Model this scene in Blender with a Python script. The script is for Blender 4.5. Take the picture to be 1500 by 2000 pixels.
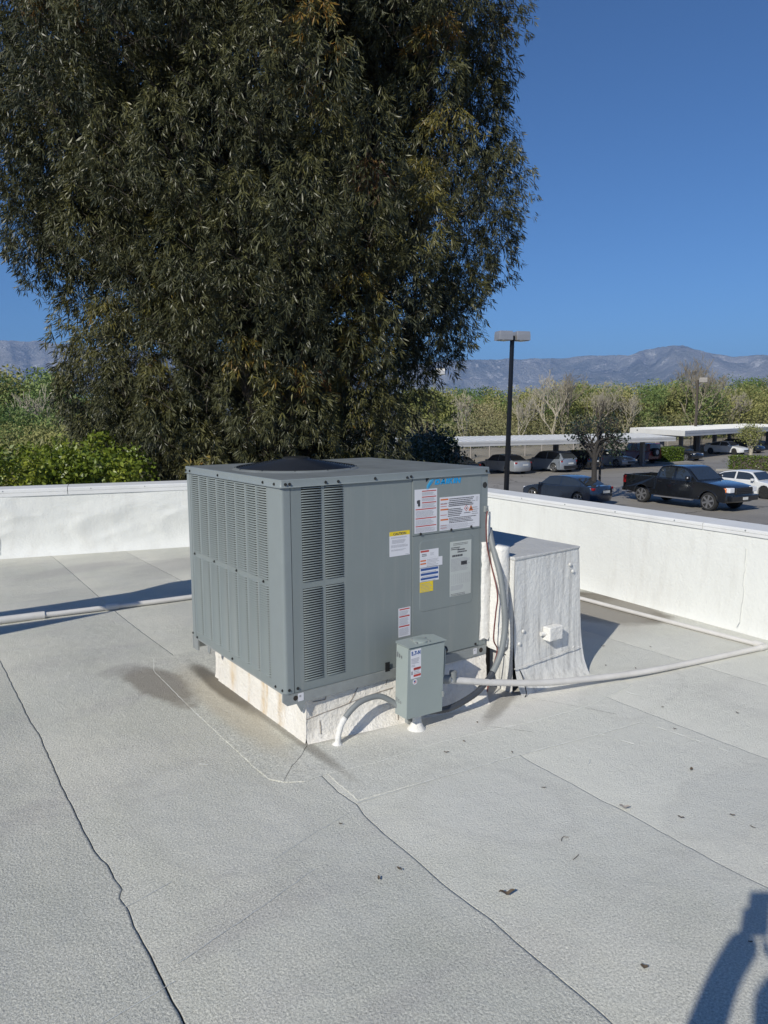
import bpy, bmesh, math, random
import numpy as np
from mathutils import Vector, Matrix
random.seed(7); rng = np.random.default_rng(7)
scene = bpy.context.scene
for o in list(bpy.data.objects): bpy.data.objects.remove(o)
col = scene.collection
R = math.radians
# ------------------------------------------------------------------ camera
CAM = Vector((-1.525, -2.912, 1.591))
yaw, pitch, roll = 0.6250, -0.1340, -0.0050
fw = Vector((math.sin(yaw)*math.cos(pitch), math.cos(yaw)*math.cos(pitch), math.sin(pitch)))
rt = Vector((math.cos(yaw), -math.sin(yaw), 0)); up = rt.cross(fw)
rt2 = rt*math.cos(roll)+up*math.sin(roll); up2 = -rt*math.sin(roll)+up*math.cos(roll)
cam = bpy.data.cameras.new('camera'); camo = bpy.data.objects.new('camera', cam); col.objects.link(camo)
camo.matrix_world = Matrix(((rt2.x, up2.x, -fw.x, CAM.x), (rt2.y, up2.y, -fw.y, CAM.y), (rt2.z, up2.z, -fw.z, CAM.z), (0, 0, 0, 1)))
cam.sensor_fit = 'VERTICAL'; cam.sensor_height = 24; cam.lens = 24*1410.4/2000
cam.clip_start = 0.03; cam.clip_end = 60000
scene.camera = camo
# ------------------------------------------------------------------ sky + sun
SUND = Vector((0.774, 0.341, -0.552)).normalized()      # direction the light travels
world = bpy.data.worlds.new('World'); scene.world = world; world.use_nodes = True
nt = world.node_tree; bg = nt.nodes['Background']
sky = nt.nodes.new('ShaderNodeTexSky'); sky.sky_type = 'NISHITA'; sky.sun_disc = False
sky.sun_elevation = math.asin(-SUND.z)
sky.sun_rotation = math.atan2(-SUND.x, -SUND.y)
sky.altitude = 800; sky.air_density = 1.0; sky.dust_density = 0.0; sky.ozone_density = 10.0
nt.links.new(sky.outputs[0], bg.inputs[0]); bg.inputs[1].default_value = 0.094
sun = bpy.data.lights.new('sun', 'SUN'); suno = bpy.data.objects.new('sun', sun); col.objects.link(suno)
sun.energy = 4.45; sun.angle = R(0.5); sun.color = (1.0, 0.955, 0.845)
suno.rotation_euler = SUND.to_track_quat('-Z', 'Y').to_euler(); suno.location = (-20, -10, 20)
scene.view_settings.view_transform = 'Standard'; scene.view_settings.look = 'None'
scene.view_settings.exposure = 0; scene.view_settings.gamma = 1
scene.render.engine = 'CYCLES'
G = -2.9                                              # parking lot level (roof is z = 0)

# ------------------------------------------------------------------ materials
def principled(name):
    m = bpy.data.materials.new(name); m.use_nodes = True
    return m, m.node_tree, m.node_tree.nodes['Principled BSDF']
def noise(nt, scale, detail=4, rough=.55, vec=None, dist=0):
    n = nt.nodes.new('ShaderNodeTexNoise'); n.inputs['Scale'].default_value = scale
    n.inputs['Detail'].default_value = detail; n.inputs['Roughness'].default_value = rough; n.inputs['Distortion'].default_value = dist
    if vec is not None: nt.links.new(vec, n.inputs['Vector'])
    return n.outputs['Fac']
def ramp(nt, fac, a, b, ca, cb):
    r = nt.nodes.new('ShaderNodeValToRGB'); nt.links.new(fac, r.inputs[0])
    r.color_ramp.elements[0].position = a; r.color_ramp.elements[1].position = b
    r.color_ramp.elements[0].color = (*ca, 1); r.color_ramp.elements[1].color = (*cb, 1)
    return r.outputs[0]
def mix(nt, fac, a, b, mode='MIX'):
    n = nt.nodes.new('ShaderNodeMix'); n.data_type = 'RGBA'; n.blend_type = mode
    for s, v in ((n.inputs[0], fac), (n.inputs[6], a), (n.inputs[7], b)):
        if isinstance(v, bpy.types.NodeSocket): nt.links.new(v, s)
        elif isinstance(v, (int, float)): s.default_value = v
        else: s.default_value = (*v, 1)
    return n.outputs[2]
def math_(nt, op, a, b=0, clamp=False):
    n = nt.nodes.new('ShaderNodeMath'); n.operation = op; n.use_clamp = clamp
    for s, v in ((n.inputs[0], a), (n.inputs[1], b)):
        if isinstance(v, bpy.types.NodeSocket): nt.links.new(v, s)
        else: s.default_value = v
    return n.outputs[0]
def pos(nt): return nt.nodes.new('ShaderNodeNewGeometry').outputs['Position']
def objc(nt): return nt.nodes.new('ShaderNodeTexCoord').outputs['Object']
def bump(nt, bsdf, h, strength, dist=0.01):
    b = nt.nodes.new('ShaderNodeBump'); b.inputs['Strength'].default_value = strength; b.inputs['Distance'].default_value = dist
    nt.links.new(h, b.inputs['Height']); nt.links.new(b.outputs[0], bsdf.inputs['Normal'])
def mapping(nt, vec, scale=(1, 1, 1), rotz=0, loc=(0, 0, 0)):
    n = nt.nodes.new('ShaderNodeMapping'); nt.links.new(vec, n.inputs[0])
    n.inputs['Scale'].default_value = scale; n.inputs['Rotation'].default_value = (0, 0, rotz); n.inputs['Location'].default_value = loc
    return n.outputs[0]
def mat(name, c, rough=.5, metal=0, var=.1, scale=8, bumps=0, bscale=60, spec=.5, coat=0):
    m, nt, b = principled(name)
    p = objc(nt); f = noise(nt, scale, 5, .6, p)
    c = tuple(c); lo = tuple(x*(1-var) for x in c); hi = tuple(min(1, x*(1+var)) for x in c)
    nt.links.new(ramp(nt, f, .3, .7, lo, hi), b.inputs['Base Color'])
    b.inputs['Roughness'].default_value = rough; b.inputs['Metallic'].default_value = metal
    b.inputs['Specular IOR Level'].default_value = spec; b.inputs['Coat Weight'].default_value = coat
    if bumps: bump(nt, b, noise(nt, bscale, 4, .6, p), bumps, .01)
    return m
def stain(nt, P, cx, cy, rx, ry, rot, warp, soft=.5, seed=0):
    """soft-edged irregular ellipse in plan; returns mask 0..1"""
    mp = nt.nodes.new('ShaderNodeMapping'); mp.vector_type = 'TEXTURE'; nt.links.new(P, mp.inputs[0])
    mp.inputs['Location'].default_value = (cx, cy, 0); mp.inputs['Rotation'].default_value = (0, 0, rot); mp.inputs['Scale'].default_value = (rx, ry, 1e6)
    l = nt.nodes.new('ShaderNodeVectorMath'); l.operation = 'LENGTH'; nt.links.new(mp.outputs[0], l.inputs[0])
    n = noise(nt, 3.2, 5, .62, mapping(nt, P, loc=(seed*7.1, seed*3.3, 0)))
    d = math_(nt, 'ADD', l.outputs['Value'], math_(nt, 'MULTIPLY', math_(nt, 'SUBTRACT', n, .5), warp))
    mr = nt.nodes.new('ShaderNodeMapRange'); mr.interpolation_type = 'SMOOTHSTEP'; nt.links.new(d, mr.inputs[0])
    mr.inputs[1].default_value = 1-soft*.5; mr.inputs[2].default_value = 1+soft*.5; mr.inputs[3].default_value = 1; mr.inputs[4].default_value = 0
    return mr.outputs[0]

def roof_material():
    m, nt, b = principled('roof_coating'); P = pos(nt)
    c = ramp(nt, noise(nt, 1.1, 7, .62, P), .32, .68, (.54, .54, .475), (.68, .66, .58))
    c = mix(nt, ramp(nt, noise(nt, 3.7, 6, .7, mapping(nt, P, (1, .35, 1), .1)), .45, .75, (0, 0, 0), (.45,)*3), c, (.63, .62, .585))
    c = mix(nt, ramp(nt, noise(nt, 2.1, 6, .7, mapping(nt, P, (.5, 1.5, 1), .2, (4, 3, 0))), .52, .72, (0, 0, 0), (.5,)*3), c, (.46, .44, .42))
    c = mix(nt, ramp(nt, noise(nt, 9, 5, .75, P), .55, .8, (0, 0, 0), (.35,)*3), c, (.39, .40, .39))
    # mineral granules: fine mottling
    g = noise(nt, 135, 4, .75, P)
    c = mix(nt, 1.0, c, ramp(nt, g, .3, .7, (.50, .50, .49), (1.42, 1.42, 1.42)), 'MULTIPLY')
    def st(c, col_, k, *a, **kw):
        return mix(nt, math_(nt, 'MULTIPLY', stain(nt, P, *a, **kw), k), c, col_)
    c = st(c, (.70, .70, .645), .75, 1.9, -.75, 1.9, 1.15, .1, .9, 1.0, seed=2)
    c = st(c, (.74, .72, .67), .85, 1.1, -.12, .75, .28, -.12, .8, .7, seed=3)
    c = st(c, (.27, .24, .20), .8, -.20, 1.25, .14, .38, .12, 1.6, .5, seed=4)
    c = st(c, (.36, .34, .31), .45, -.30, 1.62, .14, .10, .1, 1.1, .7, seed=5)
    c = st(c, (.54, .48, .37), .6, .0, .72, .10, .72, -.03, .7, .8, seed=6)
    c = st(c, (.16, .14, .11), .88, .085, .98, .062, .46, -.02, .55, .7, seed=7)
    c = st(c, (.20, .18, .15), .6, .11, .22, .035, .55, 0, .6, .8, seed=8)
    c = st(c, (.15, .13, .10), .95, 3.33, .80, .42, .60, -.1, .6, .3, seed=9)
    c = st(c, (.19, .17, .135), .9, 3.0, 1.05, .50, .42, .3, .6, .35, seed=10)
    c = st(c, (.50, .47, .42), .5, 3.0, .65, .75, .5, 0, 1.0, .7, seed=12)
    c = st(c, (.40, .385, .36), .5, 1.35, 4.6, .8, .35, .3, 1.5, .9, seed=11)
    c = st(c, (.42, .40, .38), .45, .2, 5.0, .6, .2, .2, 1.5, .9, seed=13)
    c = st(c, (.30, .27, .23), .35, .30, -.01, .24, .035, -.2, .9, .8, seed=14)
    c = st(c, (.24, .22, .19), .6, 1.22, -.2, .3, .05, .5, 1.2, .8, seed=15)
    for q, (cx_, cy_, rx_, ry_, ro_) in enumerate(((2.0, -.5, .5, .22, .3), (1.3, -1.5, .45, .2, .1), (-.5, -.3, .3, .5, .2), (-.4, 3.6, .5, .3, 0), (2.6, -1.2, .4, .5, .5), (-1.5, .6, .35, .8, 0), (.45, -.9, .3, .35, .3))):
        a_ = stain(nt, P, cx_, cy_, rx_, ry_, ro_, 1.2, .25, seed=20+q); b2_ = stain(nt, P, cx_, cy_, rx_*.93, ry_*.93, ro_, 1.2, .35, seed=20+q)
        c = mix(nt, math_(nt, 'MULTIPLY', math_(nt, 'SUBTRACT', a_, b2_, True), .35), c, (.40, .39, .36))
        c = mix(nt, math_(nt, 'MULTIPLY', b2_, .16), c, (.42, .43, .43) if q % 2 else (.70, .69, .65))
    nt.links.new(c, b.inputs['Base Color']); b.inputs['Roughness'].default_value = .78; b.inputs['Specular IOR Level'].default_value = .25
    h = math_(nt, 'ADD', noise(nt, 110, 4, .75, P), math_(nt, 'MULTIPLY', noise(nt, 9, 4, .6, P), 1.2))
    bump(nt, b, h, .8, .007)
    return m
M = {}
M['roof'] = roof_material()
M['crack'] = mat('dark_joint', (.03, .028, .026), .9)
M['ridge'] = mat('seam_bead', (.60, .61, .59), .8, bumps=.4, bscale=80)
def whitewall(name, base, dirt, stretch, wr, dr=(.55, .8, .55)):
    m, nt, b = principled(name); P = pos(nt)
    c = ramp(nt, noise(nt, 1.3, 6, .6, P), .3, .7, tuple(x*.94 for x in base), base)
    c = mix(nt, ramp(nt, noise(nt, 5, 6, .7, mapping(nt, P, stretch)), dr[0], dr[1], (0, 0, 0), (dr[2],)*3), c, dirt)
    nt.links.new(c, b.inputs['Base Color']); b.inputs['Roughness'].default_value = .7; b.inputs['Specular IOR Level'].default_value = .3
    h = math_(nt, 'ADD', noise(nt, 45, 4, .6, P), math_(nt, 'MULTIPLY', noise(nt, 6, 3, .5, mapping(nt, P, (1, 1, .7))), 2.5))
    bump(nt, b, h, wr, .01)
    return m
M['wall'] = whitewall('white_wall_coating', (.765, .77, .735), (.58, .565, .52), (1.4, 1.4, .22), .35, (.50, .78, .5))
M['duct'] = whitewall('brushed_white_mastic', (.73, .725, .70), (.30, .295, .29), (6, 6, .35), .5, (.46, .68, .62))
M['jacket'] = whitewall('thick_white_mastic', (.78, .765, .73), (.48, .45, .40), (3, 3, .5), .7)
M['coping'] = mat('white_painted_coping', (.72, .72, .71), .55, var=.06, scale=3, bumps=.15, bscale=20)
def curb_material():
    m, nt, b = principled('curb_coating'); P = pos(nt)
    c = ramp(nt, noise(nt, 4, 6, .65, P), .3, .7, (.74, .70, .63), (.84, .81, .76))
    for cy, w, k in ((.88, .035, .6), (.66, .012, .45), (.48, .022, .85), (.44, .010, .7), (.29, .022, .95), (.25, .010, .6)):
        d = nt.nodes.new('ShaderNodeSeparateXYZ'); nt.links.new(P, d.inputs[0])
        dy = math_(nt, 'ABSOLUTE', math_(nt, 'SUBTRACT', math_(nt, 'ADD', d.outputs[1], math_(nt, 'MULTIPLY', math_(nt, 'SUBTRACT', noise(nt, 9, 3, .6, P), .5), .03)), cy))
        mk = math_(nt, 'MULTIPLY', math_(nt, 'SUBTRACT', 1, math_(nt, 'DIVIDE', dy, w*1.8), clamp=True), k)
        left = math_(nt, 'LESS_THAN', d.outputs[0], .128)
        c = mix(nt, math_(nt, 'MULTIPLY', math_(nt, 'MULTIPLY', mk, left), ramp(nt, noise(nt, 7, 4, .6, mapping(nt, P, (1, 1.5, 1), 0, (cy*9, 0, 0))), .35, .62, (0,)*3, (1,)*3)), c, (.58, .40, .19))
    c = mix(nt, ramp(nt, noise(nt, 11, 5, .7, mapping(nt, P, (1, 1, .25))), .52, .75, (0,)*3, (.6,)*3), c, (.56, .50, .42))
    nt.links.new(c, b.inputs['Base Color']); b.inputs['Roughness'].default_value = .8; b.inputs['Specular IOR Level'].default_value = .2
    bump(nt, b, math_(nt, 'ADD', noise(nt, 60, 4, .6, P), math_(nt, 'MULTIPLY', noise(nt, 9, 4, .6, P), 2)), .7, .01)
    return m
M['curb'] = curb_material()
M['mortar'] = mat('curb_joint', (.30, .26, .22), .9)
M['steel'] = mat('grey_painted_steel', (.215, .245, .25), .42, var=.035, scale=5, bumps=.03, bscale=14, spec=.4)
def steelmat(name, c, wav):
    m, nt, b = principled(name); p = pos(nt); c = tuple(c)
    f = ramp(nt, noise(nt, 2.2, 5, .6, p), .3, .7, tuple(x*.95 for x in c), tuple(x*1.05 for x in c))
    f = mix(nt, ramp(nt, noise(nt, 6, 6, .7, mapping(nt, p, (3, 3, .18))), .52, .8, (0,)*3, (.35,)*3), f, (.34, .34, .32))
    f = mix(nt, ramp(nt, noise(nt, 14, 6, .75, p), .60, .8, (0,)*3, (.3,)*3), f, (.15, .165, .165))
    nt.links.new(f, b.inputs['Base Color']); nt.links.new(ramp(nt, noise(nt, 4, 5, .7, p), .3, .7, (.34,)*3, (.52,)*3), b.inputs['Roughness']); b.inputs['Specular IOR Level'].default_value = .45
    bump(nt, b, math_(nt, 'ADD', noise(nt, 1.7, 2, .4, p), math_(nt, 'MULTIPLY', noise(nt, 160, 3, .6, p), .004)), wav, .03)
    return m
M['steel'] = steelmat('grey_painted_steel', (.215, .245, .245), .32)
M['steel2'] = mat('grey_painted_steel_trim', (.225, .255, .26), .4, var=.03, scale=9, spec=.4)
M['topsteel'] = mat('dusty_grey_steel', (.19, .205, .205), .5, var=.15, scale=7, bumps=.05, bscale=9, spec=.35)
M['galv'] = mat('galvanised_rail', (.30, .32, .32), .45, .2, var=.08, scale=25)
M['black'] = mat('black_interior', (.008, .009, .01), .8)
M['wirem'] = mat('coated_guard_wire', (.02, .022, .026), .28, 0, spec=.5)
M['screw'] = mat('dark_screw', (.05, .05, .05), .4, .6)
M['disc'] = mat('switchbox_grey_green', (.30, .345, .335), .38, var=.03, scale=5, spec=.4)
M['pvc'] = mat('white_pvc', (.62, .60, .57), .55, var=.08, scale=9)
M['flex'] = mat('grey_flex_conduit', (.20, .215, .22), .55, var=.05)
M['cable'] = mat('shaded_flex_conduit', (.045, .05, .06), .4, spec=.6)  # grey conduit darkened: shade on its lower half put into the colour
M['wire_red'] = mat('maroon_wire', (.16, .05, .045), .5)
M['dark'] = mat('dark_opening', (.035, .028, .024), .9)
M['paper'] = mat('sticker_paper', (.68, .68, .72), .5, var=.02)
M['foil'] = mat('foil_label', (.50, .53, .52), .35, .3, var=.03)
M['ink'] = mat('print_black', (.06, .06, .07), .6)
M['grey_ink'] = mat('print_grey', (.33, .33, .36), .6)
M['red'] = mat('print_red', (.45, .05, .04), .5)
M['orange'] = mat('print_orange', (.62, .16, .03), .5)
M['yellow'] = mat('print_yellow', (.75, .56, .02), .5)
M['blue'] = mat('print_blue', (.02, .08, .28), .5)
M['cyan'] = mat('print_light_blue', (.0, .30, .66), .45)
M['cyan2'] = mat('print_pale_blue', (.06, .42, .70), .45)
M['asphalt'] = None
def asphalt():
    m, nt, b = principled('worn_asphalt'); P = pos(nt)
    c = ramp(nt, noise(nt, .25, 7, .65, P), .3, .7, (.22, .205, .185), (.31, .29, .26))
    c = mix(nt, ramp(nt, noise(nt, .08, 6, .7, mapping(nt, P, (1, .12, 1), .2)), .5, .68, (0,)*3, (.6,)*3), c, (.38, .35, .31))
    c = mix(nt, ramp(nt, noise(nt, 12, 4, .7, P), .4, .75, (0,)*3, (.4,)*3), c, (.16, .15, .14))
    v = nt.nodes.new('ShaderNodeTexVoronoi'); v.feature = 'DISTANCE_TO_EDGE'; v.inputs['Scale'].default_value = .16
    nt.links.new(mix(nt, .06, P, mapping(nt, P)), v.inputs['Vector'])
    nn = nt.nodes.new('ShaderNodeTexNoise'); nn.inputs['Scale'].default_value = .9; nn.inputs['Detail'].default_value = 5; nt.links.new(P, nn.inputs['Vector'])
    add = nt.nodes.new('ShaderNodeVectorMath'); add.operation = 'MULTIPLY_ADD'; nt.links.new(nn.outputs['Color'], add.inputs[0]); add.inputs[1].default_value = (2.2, 2.2, 0); nt.links.new(P, add.inputs[2])
    nt.links.new(add.outputs[0], v.inputs['Vector'])
    c = mix(nt, ramp(nt, v.outputs['Distance'], .003, .012, (.75,)*3, (0,)*3), c, (.045, .042, .04))
    nt.links.new(c, b.inputs['Base Color']); b.inputs['Roughness'].default_value = .85
    bump(nt, b, noise(nt, 30, 4, .7, P), .5, .01)
    return m
M['asphalt'] = asphalt()
def soil():
    m, nt, b = principled('dry_scrub_soil'); P = pos(nt)
    c = ramp(nt, noise(nt, .02, 8, .65, P), .3, .7, (.16, .13, .09), (.10, .11, .06))
    c = mix(nt, ramp(nt, noise(nt, .6, 6, .7, P), .45, .7, (0,)*3, (.7,)*3), c, (.07, .08, .04))
    nt.links.new(c, b.inputs['Base Color']); b.inputs['Roughness'].default_value = .95
    return m
M['soil'] = soil()
def mountain_mat():
    m, nt, b = principled('chaparral_rock'); P = pos(nt)
    c = ramp(nt, noise(nt, .0011, 9, .65, P), .35, .65, (.24, .25, .24), (.50, .485, .46))
    sn = math_(nt, 'MULTIPLY', ramp(nt, noise(nt, .0055, 9, .75, mapping(nt, P, (1, 1, .5))), .56, .63, (0,)*3, (1,)*3), .7)
    c = mix(nt, sn, c, (.80, .78, .75))
    nt.links.new(c, b.inputs['Base Color']); b.inputs['Roughness'].default_value = 1; b.inputs['Specular IOR Level'].default_value = 0
    bump(nt, b, noise(nt, .004, 9, .72, P), 1.0, 150)
    return m
M['mount'] = mountain_mat()
def leafmat(name, stops, rough=.45, trans=.12, spec=.45, attr='hue'):
    m, nt, b = principled(name)
    a = nt.nodes.new('ShaderNodeAttribute'); a.attribute_name = attr
    r = nt.nodes.new('ShaderNodeValToRGB'); nt.links.new(a.outputs['Fac'], r.inputs[0])
    while len(r.color_ramp.elements) < len(stops): r.color_ramp.elements.new(.5)
    for e, (p, c) in zip(r.color_ramp.elements, stops): e.position = p; e.color = (*c, 1)
    oi = nt.nodes.new('ShaderNodeObjectInfo')
    c = mix(nt, 1.0, r.outputs[0], ramp(nt, oi.outputs['Random'], 0, 1, (.8, .86, .8), (1.2, 1.12, 1.15)), 'MULTIPLY')
    nt.links.new(c, b.inputs['Base Color']); b.inputs['Roughness'].default_value = rough; b.inputs['Specular IOR Level'].default_value = spec
    t = nt.nodes.new('ShaderNodeBsdfTranslucent'); nt.links.new(c, t.inputs[0])
    ms = nt.nodes.new('ShaderNodeMixShader'); ms.inputs[0].default_value = trans
    out = nt.nodes['Material Output']; nt.links.new(b.outputs[0], ms.inputs[1]); nt.links.new(t.outputs[0], ms.inputs[2]); nt.links.new(ms.outputs[0], out.inputs[0])
    return m
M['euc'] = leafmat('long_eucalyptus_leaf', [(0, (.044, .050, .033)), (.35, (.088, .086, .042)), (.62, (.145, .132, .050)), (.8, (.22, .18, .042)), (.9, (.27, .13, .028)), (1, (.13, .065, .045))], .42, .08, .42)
M['bushl'] = leafmat('bright_bush_leaf', [(0, (.05, .09, .015)), (.5, (.14, .195, .022)), (1, (.29, .33, .045))], .4, .2)
M['darkl'] = leafmat('dark_green_leaf', [(0, (.015, .028, .018)), (.6, (.03, .05, .028)), (1, (.06, .085, .04))], .35, .1)
M['greenl'] = leafmat('tree_leaf_green', [(0, (.09, .15, .045)), (.5, (.16, .23, .075)), (1, (.25, .31, .11))], .6, .15, .2)
M['olivel'] = leafmat('tree_leaf_olive', [(0, (.18, .20, .07)), (.5, (.28, .29, .105)), (1, (.40, .38, .16))], .7, .15, .2)
M['tanl'] = leafmat('dry_brush_twigs', [(0, (.18, .20, .08)), (.5, (.31, .29, .15)), (1, (.42, .37, .24))], .8, .05, .1)
M['bark'] = mat('grey_brown_bark', (.085, .07, .055), .9, var=.3, scale=12, bumps=.6, bscale=25)
M['darkbark'] = mat('dark_grey_bark', (.04, .036, .033), .9, var=.3, scale=12, bumps=.5, bscale=25)
M['palebark'] = mat('pale_bark', (.41, .37, .29), .85, var=.2, scale=6)
M['twig'] = mat('pale_bare_twigs', (.27, .235, .175), .9, var=.2, scale=2)
M['hedge'] = M['bushl']

# ------------------------------------------------------------------ mesh helpers
class MB:
    def __init__(s): s.v = []; s.f = []; s.mi = []
    def add(s, vs, fs, mi=0):
        k = len(s.v); s.v += [tuple(v) for v in vs]; s.f += [tuple(i+k for i in f) for f in fs]; s.mi += [mi]*len(fs); return s
    def box(s, a, b, mi=0):
        x0, y0, z0 = a; x1, y1, z1 = b
        return s.add([(x0, y0, z0), (x1, y0, z0), (x1, y1, z0), (x0, y1, z0), (x0, y0, z1), (x1, y0, z1), (x1, y1, z1), (x0, y1, z1)],
              [(0, 3, 2, 1), (4, 5, 6, 7), (0, 1, 5, 4), (1, 2, 6, 5), (2, 3, 7, 6), (3, 0, 4, 7)], mi)
    def prism(s, poly, d, mi=0):
        """poly: list of 3d pts, d: extrusion vector"""
        n = len(poly); d = Vector(d); P = [Vector(p) for p in poly]
        return s.add(P+[p+d for p in P], [tuple(range(n))[::-1], tuple(range(n, 2*n))]+[(i, (i+1) % n, n+(i+1) % n, n+i) for i in range(n)], mi)
    def tube(s, pts, r, n=8, mi=0, cap=True):
        pts = [Vector(p) for p in pts]; rs = r if isinstance(r, (list, tuple)) else [r]*len(pts)
        vs = []; fs = []; prev = None
        for i, p in enumerate(pts):
            t = (pts[min(i+1, len(pts)-1)]-pts[max(i-1, 0)]).normalized()
            if prev is None:
                a = Vector((0, 0, 1)) if abs(t.z) < .9 else Vector((1, 0, 0)); u = t.cross(a).normalized()
            else: u = (prev-t*prev.dot(t)).normalized()
            prev = u; w = t.cross(u)
            vs += [p+(u*math.cos(2*math.pi*k/n)+w*math.sin(2*math.pi*k/n))*rs[i] for k in range(n)]
        for i in range(len(pts)-1):
            fs += [(i*n+k, i*n+(k+1) % n, (i+1)*n+(k+1) % n, (i+1)*n+k) for k in range(n)]
        if cap: fs += [tuple(range(n))[::-1], tuple(range((len(pts)-1)*n, len(pts)*n))]
        return s.add(vs, fs, mi)
    def disc(s, c, nrm, r, h, n=16, mi=0):
        c = Vector(c); nrm = Vector(nrm).normalized()
        return s.tube([c, c+nrm*h], r, n, mi)
    def build(s, name, mats, parent=None, smooth=False, bevel=0, label=None):
        me = bpy.data.meshes.new(name); me.from_pydata(s.v, [], s.f)
        for m in (mats if isinstance(mats, (list, tuple)) else [mats]): me.materials.append(m)
        me.polygons.foreach_set('material_index', s.mi)
        bm = bmesh.new(); bm.from_mesh(me); bmesh.ops.recalc_face_normals(bm, faces=bm.faces); bm.to_mesh(me); bm.free()
        if smooth:
            me.polygons.foreach_set('use_smooth', [True]*len(me.polygons))
            if smooth != 'all': me.set_sharp_from_angle(angle=R(38))
        o = bpy.data.objects.new(name, me); col.objects.link(o)
        if parent: o.parent = parent
        if bevel:
            b = o.modifiers.new('bevel', 'BEVEL'); b.width = bevel; b.segments = 2; b.limit_method = 'ANGLE'; b.angle_limit = R(35)
        if label: o['label'] = label
        return o
def empty(name, label, cat, loc=(0, 0, 0), rz=0, group=None):
    o = bpy.data.objects.new(name, None); col.objects.link(o); o.location = loc; o.rotation_euler = (0, 0, rz)
    o.empty_display_size = .2
    return tag(o, label, cat, group)
def tag(o, label=None, cat=None, group=None, kind=None):
    if label: o['label'] = label
    if cat: o['category'] = cat
    if group: o['group'] = group
    if kind: o['kind'] = kind
    return o
def copy_tree(o, parent=None):
    c = o.copy(); col.objects.link(c); c.parent = parent
    for ch in [x for x in o.children]: copy_tree(ch, c)
    return c
def npmesh(name, V, F, mats, parent=None, hue=None, n=4, smooth=False):
    """V (N,3) float, F (M,n) int"""
    me = bpy.data.meshes.new(name); me.vertices.add(len(V)); me.vertices.foreach_set('co', np.ascontiguousarray(V, dtype=np.float32).ravel())
    me.loops.add(F.size); me.loops.foreach_set('vertex_index', np.ascontiguousarray(F, dtype=np.int32).ravel())
    me.polygons.add(len(F)); me.polygons.foreach_set('loop_start', np.arange(0, F.size, n, dtype=np.int32))
    if hue is not None:
        a = me.attributes.new('hue', 'FLOAT', 'POINT'); a.data.foreach_set('value', np.ascontiguousarray(hue, dtype=np.float32))
    me.update(calc_edges=True)
    if smooth: me.polygons.foreach_set('use_smooth', np.ones(len(F), dtype=bool))
    for m in (mats if isinstance(mats, (list, tuple)) else [mats]): me.materials.append(m)
    o = bpy.data.objects.new(name, me); col.objects.link(o)
    if parent: o.parent = parent
    return o
def text_mesh(s, size, mi_mat, name, parent, origin, ux, uz, depth=.0008, bold=0, shear=0, sx=1, align='LEFT'):
    cu = bpy.data.curves.new(name, 'FONT'); cu.body = s; cu.size = size; cu.offset = bold; cu.shear = shear; cu.extrude = depth/2; cu.align_x = align
    t = bpy.data.objects.new(name, cu); col.objects.link(t)
    me = bpy.data.meshes.new_from_object(t.evaluated_get(bpy.context.evaluated_depsgraph_get())); bpy.data.objects.remove(t)
    me.materials.clear(); me.materials.append(mi_mat)
    ux = Vector(ux); uz = Vector(uz); n = ux.cross(uz); o3 = Vector(origin)
    for v in me.vertices: v.co = o3+ux*v.co.x*sx+uz*v.co.y+n*v.co.z
    o = bpy.data.objects.new(name, me); col.objects.link(o); o.parent = parent
    return o
def smoothpath(pts, k=6):
    P = [Vector(p) for p in pts]; out = []
    for i in range(len(P)-1):
        a = P[max(i-1, 0)]; b = P[i]; c = P[i+1]; d = P[min(i+2, len(P)-1)]
        for j in range(k):
            t = j/k; out.append(.5*((2*b)+(c-a)*t+(2*a-5*b+4*c-d)*t*t+(3*b-a-3*c+d)*t**3))
    return out+[P[-1]]

# ------------------------------------------------------------------ ground, lot, building, mountains
gm = MB(); gm.add([(-16000, -16000, G-.02), (16000, -16000, G-.02), (16000, 16000, G-.02), (-16000, 16000, G-.02)], [(0, 1, 2, 3)])
ground = tag(gm.build('ground', M['soil']), kind='structure')
lm = MB(); lm.box((5.5, -60, G-.12), (140, 43.5, G))
tag(lm.build('parking_lot', M['asphalt']), kind='structure')
M['outer'] = mat('beige_stucco', (.45, .41, .35), .9, bumps=.3)
M['linepaint'] = mat('worn_white_line_paint', (.42, .41, .38), .85, var=.3, scale=6)
for k in range(9):
    s = MB(); s.box((33+k*2.75, 21.5, G), (33.1+k*2.75, 21.5, G+.004))
# painted stall lines, 4 mm above the asphalt
pl = MB()
for k in range(14):
    x = 22.5+k*2.75; pl.box((x, 27.6-.0*k, G+.001), (x+.1, 28.2, G+.004))
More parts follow.
